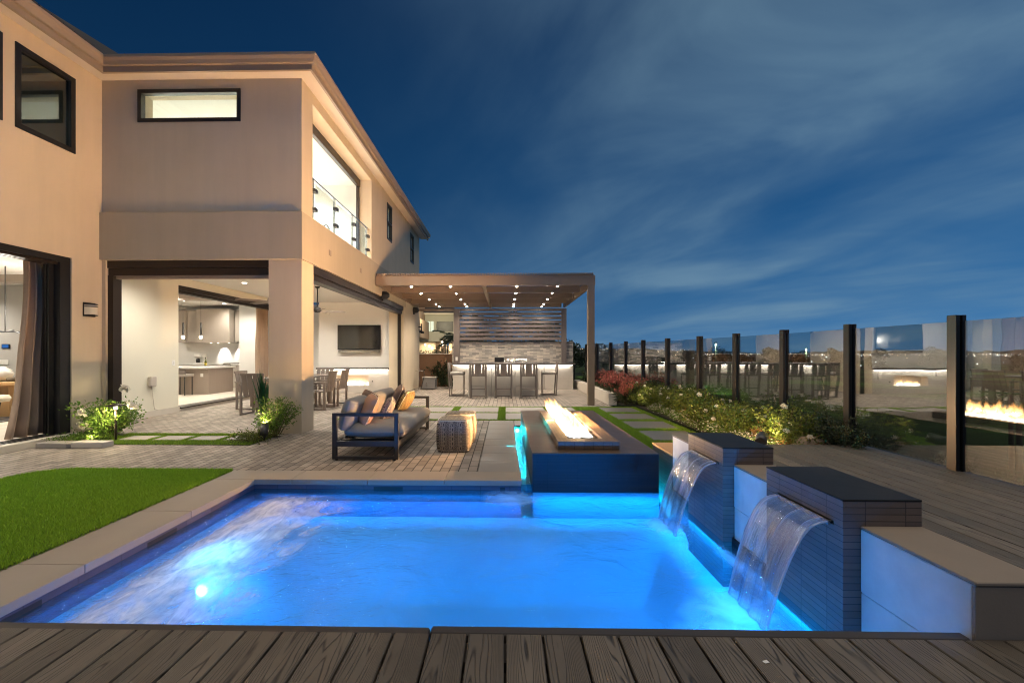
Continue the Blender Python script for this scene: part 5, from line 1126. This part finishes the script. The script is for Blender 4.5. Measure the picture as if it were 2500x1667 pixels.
# ------------------------------------------------------------------ beyond the garden
def hgt(x, y):
    e = np.maximum(x-4.15, 0); n = np.maximum(y-60, 0); w_ = np.maximum(-x-40,0)
    g = -.04-np.minimum(e*.62, 7.2)-np.minimum(n*.25, 7.2); return np.maximum(g, -7.24)-np.where(e > 2, .12*np.sin(x*.21)*np.cos(y*.17), 0)
gx = np.concatenate([np.linspace(-120,3.0,12), np.linspace(3.6,18,30), np.linspace(22,400,40)]); gy = np.concatenate([np.linspace(-60,0,8), np.linspace(3,60,30), np.linspace(70,500,40)])
X, Y = np.meshgrid(gx, gy); Z = hgt(X, Y)-.3*(X < 4.0); vs = np.stack([X.ravel(), Y.ravel(), Z.ravel()], 1); nx = len(gx)
fs = [(j*nx+i, j*nx+i+1, (j+1)*nx+i+1, (j+1)*nx+i) for j in range(len(gy)-1) for i in range(nx-1) if not (gx[i+1] < 3.2 and gx[i] > -30 and 1 < gy[j+1] and gy[j] < 17)]
def field_mat():
    t = NT('fairway'); v = t.coord(); n = t.noise(v, .035, 4, .6); n2 = t.noise(v, 3, 5, .6)
    c = t.ramp(n.outputs[0], [(.42, (.02,.024,.012)), (.56, (.05,.08,.02)), (.7, (.12,.26,.04))]); c = t.mix(.4, c, n2.outputs[0], 'MULTIPLY'); t.princ(c, .95, 0, .1, t.bump(n2.outputs[0], .5, .05)); return t.m
stc(MB().add(vs.tolist(), fs, True).build('hillside_ground', field_mat()))
far = M('far_land', (.030,.034,.028), .95, var=.5, vs=.01, bump=0)
m = MB(); m.add([(-9000,300,-9),(9000,300,-9),(9000,12000,-14),(-9000,12000,-14)], [(0,1,2,3)]).add([(395,-3000,-9),(9000,-3000,-9),(9000,300,-9),(395,300,-9)], [(0,1,2,3)]); stc(m.build('valley_plain', far))
def ridge(name, a0, a1, dist, hfun, depth, seed):
    rg = np.random.default_rng(seed); K = 160; vs = []
    for k in range(K+1):
        a = a0+(a1-a0)*k/K; h = hfun(k/K)+dist*.0010*rg.normal()
        for q, (dd, hh) in enumerate(((0,-15),(.25*depth,h*.55),(.5*depth,h),(depth,h*.9),(depth*1.4,-15))): r = dist+dd; vs.append((r*math.sin(a), r*math.cos(a), hh))
    fs = [(k*5+q, (k+1)*5+q, (k+1)*5+q+1, k*5+q+1) for k in range(K) for q in range(4)]; stc(MB().add(vs, fs, True).build(name, far))
ridge('hills', -.25, .42, 1500, lambda f: 30-26*max(0,(f-.55)/.45)+4*math.sin(f*17), 400, 3)
ridge('hills', -.3, 1.2, 5200, lambda f: 12+16*math.sin(f*9+1)**2+9*math.sin(f*31), 900, 4)
# town lights on the plain and the hills
rg = np.random.default_rng(14); m = MB(); m2 = MB()
def dot(mb, x, y, z, s_):
    mb.add([(x+s_,y,z),(x-s_,y,z),(x,y+s_,z),(x,y-s_,z),(x,y,z+s_),(x,y,z-s_)], [(0,2,4),(2,1,4),(1,3,4),(3,0,4),(2,0,5),(1,2,5),(3,1,5),(0,3,5)])
for i in range(1500):
    a = rg.uniform(.12, 1.15); d = 500+4300*rg.random()**.8; z = -9+rg.uniform(0,6); dot(m if rg.random() < .6 else m2, d*math.sin(a), d*math.cos(a), z, d*rg.choice([.0004,.0006,.0010],p=[.6,.3,.1]))
for i in range(170):
    a = rg.uniform(.05, .40); d = 1480+rg.uniform(60,160); dot(m if rg.random() < .5 else m2, d*math.sin(a), d*math.cos(a), rg.uniform(2,29)*(1 if a < .25 else .5), d*rg.choice([.0005,.0009],p=[.75,.25]))
for i in range(26): a = rg.uniform(.3,1.0); d = rg.uniform(160,420); dot(m2, d*math.sin(a), d*math.cos(a), -7+rg.uniform(2,6), d*.0012)
stf(m.build('town_lights', emit('town_warm', (1,.74,.45), 2.6)), 'scattered warm town lights across the dark valley'); stf(m2.build('town_lights', emit('town_white', (.85,.95,1), 2.6)), 'scattered white town lights across the dark valley')
# trees of the golf course
def tree(name, x, y, z, h, r, label, group, seed, n=900, L=None, mat=None, cat='tree'):
    t = thing(name, label, cat, (x,y,z), group); rg = np.random.default_rng(seed); P = []; D = []; m = MB(); m.tube([(x,y,z),(x+.02*h,y,z+h*.35),(x,y,z+h*.7)], [h*.03,h*.02,h*.008], 7)
    for k in range(16):
        a = rg.uniform(0,6.28); rr_ = r*rg.uniform(.2,.85); zz = z+h*rg.uniform(.4,.92); c = np.array([x+rr_*math.cos(a)*(1.15-.6*(zz-z)/h), y+rr_*math.sin(a)*(1.15-.6*(zz-z)/h), zz])
        if k < 7: m.tube([(x,y,z+h*.4),tuple(c)], [h*.01,h*.004], 5)
        s_ = r*rg.uniform(.22,.42)
        for q in range(n//16): d = rg.normal(size=3); d /= np.linalg.norm(d); P.append(c+d*s_*rg.uniform(.4,1)*np.array([1,1,.75])); D.append(d+rg.normal(0,.6,3))
    leaves('crown', P, D, L or r*.14, (L or r*.14)*.7, mat or MT['leaf_dark'], t, rg); m.build('trunk', MT['bark'], t); return t
tp = [tree('oak_tree', 0, 0, 0, 10, 4.2, 'x', 'dark trees beyond the golf course', 101+k, 1100, .75) for k in range(3)]
k = 0
for (a, d, s_) in ((.385,150,1.0),(.42,158,.85),(.455,165,1.1),(.50,150,.9),(.545,172,1.05),(.59,180,.95),(.64,200,1.1),(.70,190,1.0),(.345,140,.8),(.31,150,.9),(.27,160,.85),(.77,230,1.1),(.86,210,.9)):
    place(tp[k % 3], (d*math.sin(a), d*math.cos(a), -7.3), f'dark bushy tree beyond the fairway, {["first","second","third","fourth","fifth","sixth","seventh","eighth","ninth","tenth","eleventh","twelfth","thirteenth"][k]} of the line counted outwards', s_, k*1.3, k < 3); k += 1
for i, (x, y, h) in enumerate(((26.5,23.0,5.6),(27.8,24.5,6.2),(30,23.2,5.8))):
    t = thing('palm_tree', f'slim green lit palm on the lawn below the deck, {["first","second","third"][i]} from the fence post', 'palm tree', (x,y,-7.2), 'palms on the lawn below the deck'); rg = np.random.default_rng(120+i)
    MB().tube([(x,y,-7.3),(x+.05,y,-7.2+h*.5),(x,y,-7.2+h)], [.17,.12,.11], 10).build('trunk', MT['bark'], t); P = []; D = []
    for q in range(26):
        a = rg.uniform(0,6.28); el = rg.uniform(-.5,1)
        for u in np.linspace(.1,1,9): P.append((x+1.5*u*math.cos(a), y+1.5*u*math.sin(a), -7.2+h+1.2*u*el-u*u*.9)); D.append((math.cos(a)+rg.normal(0,.5), math.sin(a)+rg.normal(0,.5), -.4))
    leaves('crown', P, D, .45, .05, MT['leaf_dull'], t, rg)
def flood(label, x, y, z, p, d, col=(.75,1,.55)):
    t = thing('flood_light', label, 'floodlight', (x,y,z)); MB().cyl((x,y,-7.4),(x,y,z),.06,8).build('pole', MT['black'], t); MB().obox((x,y,z+.1),(.5,.2,.3),(.5,0,0),.02).build('head', MT['frame'], t)
    lamp('flood_lamp', 'SPOT', (x,y,z-.15), p, col, .15, d, spot=120, blend=.5, parent=t)
flood('tall floodlight over the far fairway', 46, 96, 3.5, 9000, (.2,.5,-1)); flood('short floodlight on the lawn below the deck', 37, 22, -1.0, 700, (-.6,.2,-1)); flood('floodlight by the tree line', 75, 110, 2.5, 5000, (-.2,.3,-1))
sp_ = [make_bush('slope_shrub', (0,0,0), 'x', 'shrubs on the slope outside the fence', 131)]
for o in kids(sp_[0]): bpy.data.objects.remove(o)
bush_mesh(sp_[0], (0,0,0), .45, .6, 26, 1500, .05, .03, MT['leaf_dark'], 133); sp_[0]['category'] = 'shrub'
for i, (x, y, s_) in enumerate(((4.45,4.6,.9),(4.5,3.9,.9),(4.5,3.2,.9),(4.45,5.5,1),(4.6,2.5,.9),(4.7,6.6,1.1),(4.6,7.9,1.1),(4.4,9.2,1.1))): place(sp_[0], (x,y,float(hgt(np.array(x),np.array(y)))-.02), f'dark shrub just outside the glass fence, {ordn[i]} listed from the deck corner', s_, i*1.1, i < 1)
# neighbour and garden wall
t = thing('garden_wall', 'brown stucco garden wall closing the gap behind the pergola', 'wall', (-2.6,17,0)); B(-3.6,-1.98,16.9,17.1,0,1.26).build('wall_body', M('brown_wall', (.20,.11,.06), .85, var=.15, bump=.3), t); B(-3.62,-1.96,16.87,17.13,1.262,1.30).build('cap', MT['curb'], t)
t = thing('climbing_vine', 'dark climbing vine spread over the brown garden wall', 'vine', (-2.5,16.85,.7)); rg = np.random.default_rng(77); P = []; D = []; m = MB()
for b in range(16):
    x0 = -2.45; a = rg.uniform(.5,2.6); L_ = rg.uniform(.5,1.0); q = [(x0+L_*f*math.cos(a)*.75+.05*math.sin(f*9+b), 16.885, .15+L_*f*math.sin(a)) for f in np.linspace(0,1,7)]; q = [(px,py,min(pz,1.2)) for px,py,pz in q]; m.tube(q, .008, 4)
    for px,py,pz in q:
        for _ in range(6): P.append((px+rg.normal(0,.06), py-.02-abs(rg.normal(0,.02)), pz+rg.normal(0,.06))); D.append((rg.normal(), -.6, rg.normal()))
leaves('foliage', P, D, .07, .05, MT['leaf_dark'], t, rg); m.build('stems', MT['stem'], t)
t = thing('hedge', 'clipped leafy hedge top showing over the brown garden wall', 'hedge', (-2.7,17.3,1.2)); rg = np.random.default_rng(78); P = rg.uniform((-3.7,17.15,.6),(-1.9,17.5,1.40),(1800,3)); leaves('foliage', P, rg.normal(size=(1800,3))+[0,0,.4], .06, .035, MT['leaf_dull'], t, rg); B(-3.6,-2.0,17.2,17.45,0,1.2).build('stems', MT['leaf_dark'], t)
NB = thing('neighbour_house', 'two storey pale neighbouring house with a dark roof behind the garden wall', 'house', (-8,50,0)); wn = M('neighbour_wall', (.42,.40,.33), .85, var=.05); wt = M('neighbour_tan', (.36,.25,.17), .85, var=.05)
m = MB(); holes_y(m, -16, -5.9, 52, 52.3, 0, 5.9, [(-8.2,-6.2,3.9,5.1),(-12,-7.6,0,2.7),(-7.0,-5.6,0,2.6)]); m.build('wall', wn, NB)
B(-18,-9.1,44,52,3.0,5.0).build('balcony', wt, NB); B(-9.4,-9.1,44,44.4,0,3.0).box(-7.6,-7.2,51.4,52,0,3).build('pillar', wt, NB); B(-18,-9.6,47,52,5.0,7.5).build('upper_block', wt, NB)
B(-16,-5.7,51.2,60,5.9,6.05).build('eave', MT['soffit'], NB); MB().add([(-17,50.8,6.05),(-5.5,50.8,6.05),(-8,57,8.6),(-13,57,8.6),(-17,62,6.05),(-5.5,62,6.05)], [(0,1,2,3),(1,5,2),(0,3,4),(3,2,5,4)]).build('roof', MT['roof'], NB)
B(-8.2,-6.2,52.2,52.25,3.9,5.1).build('window', MT['black'], NB); B(-9.35,-9.0,51.9,51.95,3.9,5.1).box(-8.9,-8.55,51.9,51.95,3.9,5.1).build('window', emit('far_window', (.75,.8,.6), .6), NB)
B(-12,-7.6,55,55.1,0,2.8).box(-7.0,-5.6,54,54.1,0,2.7).build('room_wall', MT['cream'], NB); B(-8.4,-7.9,52.5,52.6,.0,2.7).build('room_door', wt, NB)
lamp('neighbour_lamp', 'AREA', (-9.5,53.4,2.7), 110, (1,.72,.42), 2.0, parent=NB); lamp('neighbour_lamp', 'AREA', (-6.3,53,2.6), 90, (1,.66,.36), 1.0, parent=NB); lamp('neighbour_lamp', 'AREA', (-8,46,5.0), 140, (1,.85,.55), 1.0, (.2,1,.1), parent=NB)
for i, (x, z) in enumerate(((-9.3,2.3),(-8.8,2.15),(-8.5,1.9),(-7.3,2.6),(-7.25,2.3))):
    l_ = MB().lathe([(.02,-.12),(.12,0),(.02,.12)], (x,50.5,z), 10).build('wall_lantern', MT['warm_soft'], NB)
t = thing('palm_plant', 'spiky leaved banana palm in front of the neighbouring house', 'palm', (-3.6,26,0)); rg = np.random.default_rng(88); P = []; D = []; bx_, by_ = -2.85, 25
MB().tube([(bx_,by_,0),(bx_+.1,by_,1.4),(bx_,by_,2.1)], [.14,.12,.1], 8).build('trunk', MT['bark'], t)
for q in range(24):
    a = rg.uniform(0,6.28); el = rg.uniform(-.2,1.2)
    for u in np.linspace(.05,1,12):
        for s_ in (-1,1): P.append((bx_+1.2*u*math.cos(a), by_+1.2*u*math.sin(a), 2.1+1.1*u*el-u*u*.8)); D.append((math.cos(a)-s_*math.sin(a)*.6, math.sin(a)+s_*math.cos(a)*.6, -.2))
leaves('crown', P, D, .36, .08, MT['leaf_dull'], t, rg)
t = tree('dark_tree', 3.3, 21, 0, 1.9, .8, 'dark bushy tree standing behind the right screen post', None, 140, 900, .13)
t = tree('dark_tree', 3.6, 18.4, 0, 1.9, .8, 'low dark tree at the far end of the flower bed', None, 141, 900, .11)
for i, (x, y, h) in enumerate(((-1.2,20,3.3),(.1,21,3.6),(1.3,20.2,3.2),(2.2,21.5,3.0))):
    tree('screen_tree', x, y, 0, h, 1.0, f'dark tree glimpsed between the slats of the pergola screen, {ordn[i]} from the house', 'dark trees behind the pergola screen', 150+i, 1100, .14)
t = thing('paper_scrap', 'tiny pale scrap lying on a foreground deck board', 'scrap', (.97, 1.42, .272)); MB().obox((.87,1.47,.2725),(.018,.012,.0012),(0,0,.3)).build('paper', pw, t)
for o in [o for o in bpy.data.objects if o.type == 'EMPTY' and o.get('label') == 'x']:
    for c in kids(o): bpy.data.objects.remove(c)
    bpy.data.objects.remove(o)
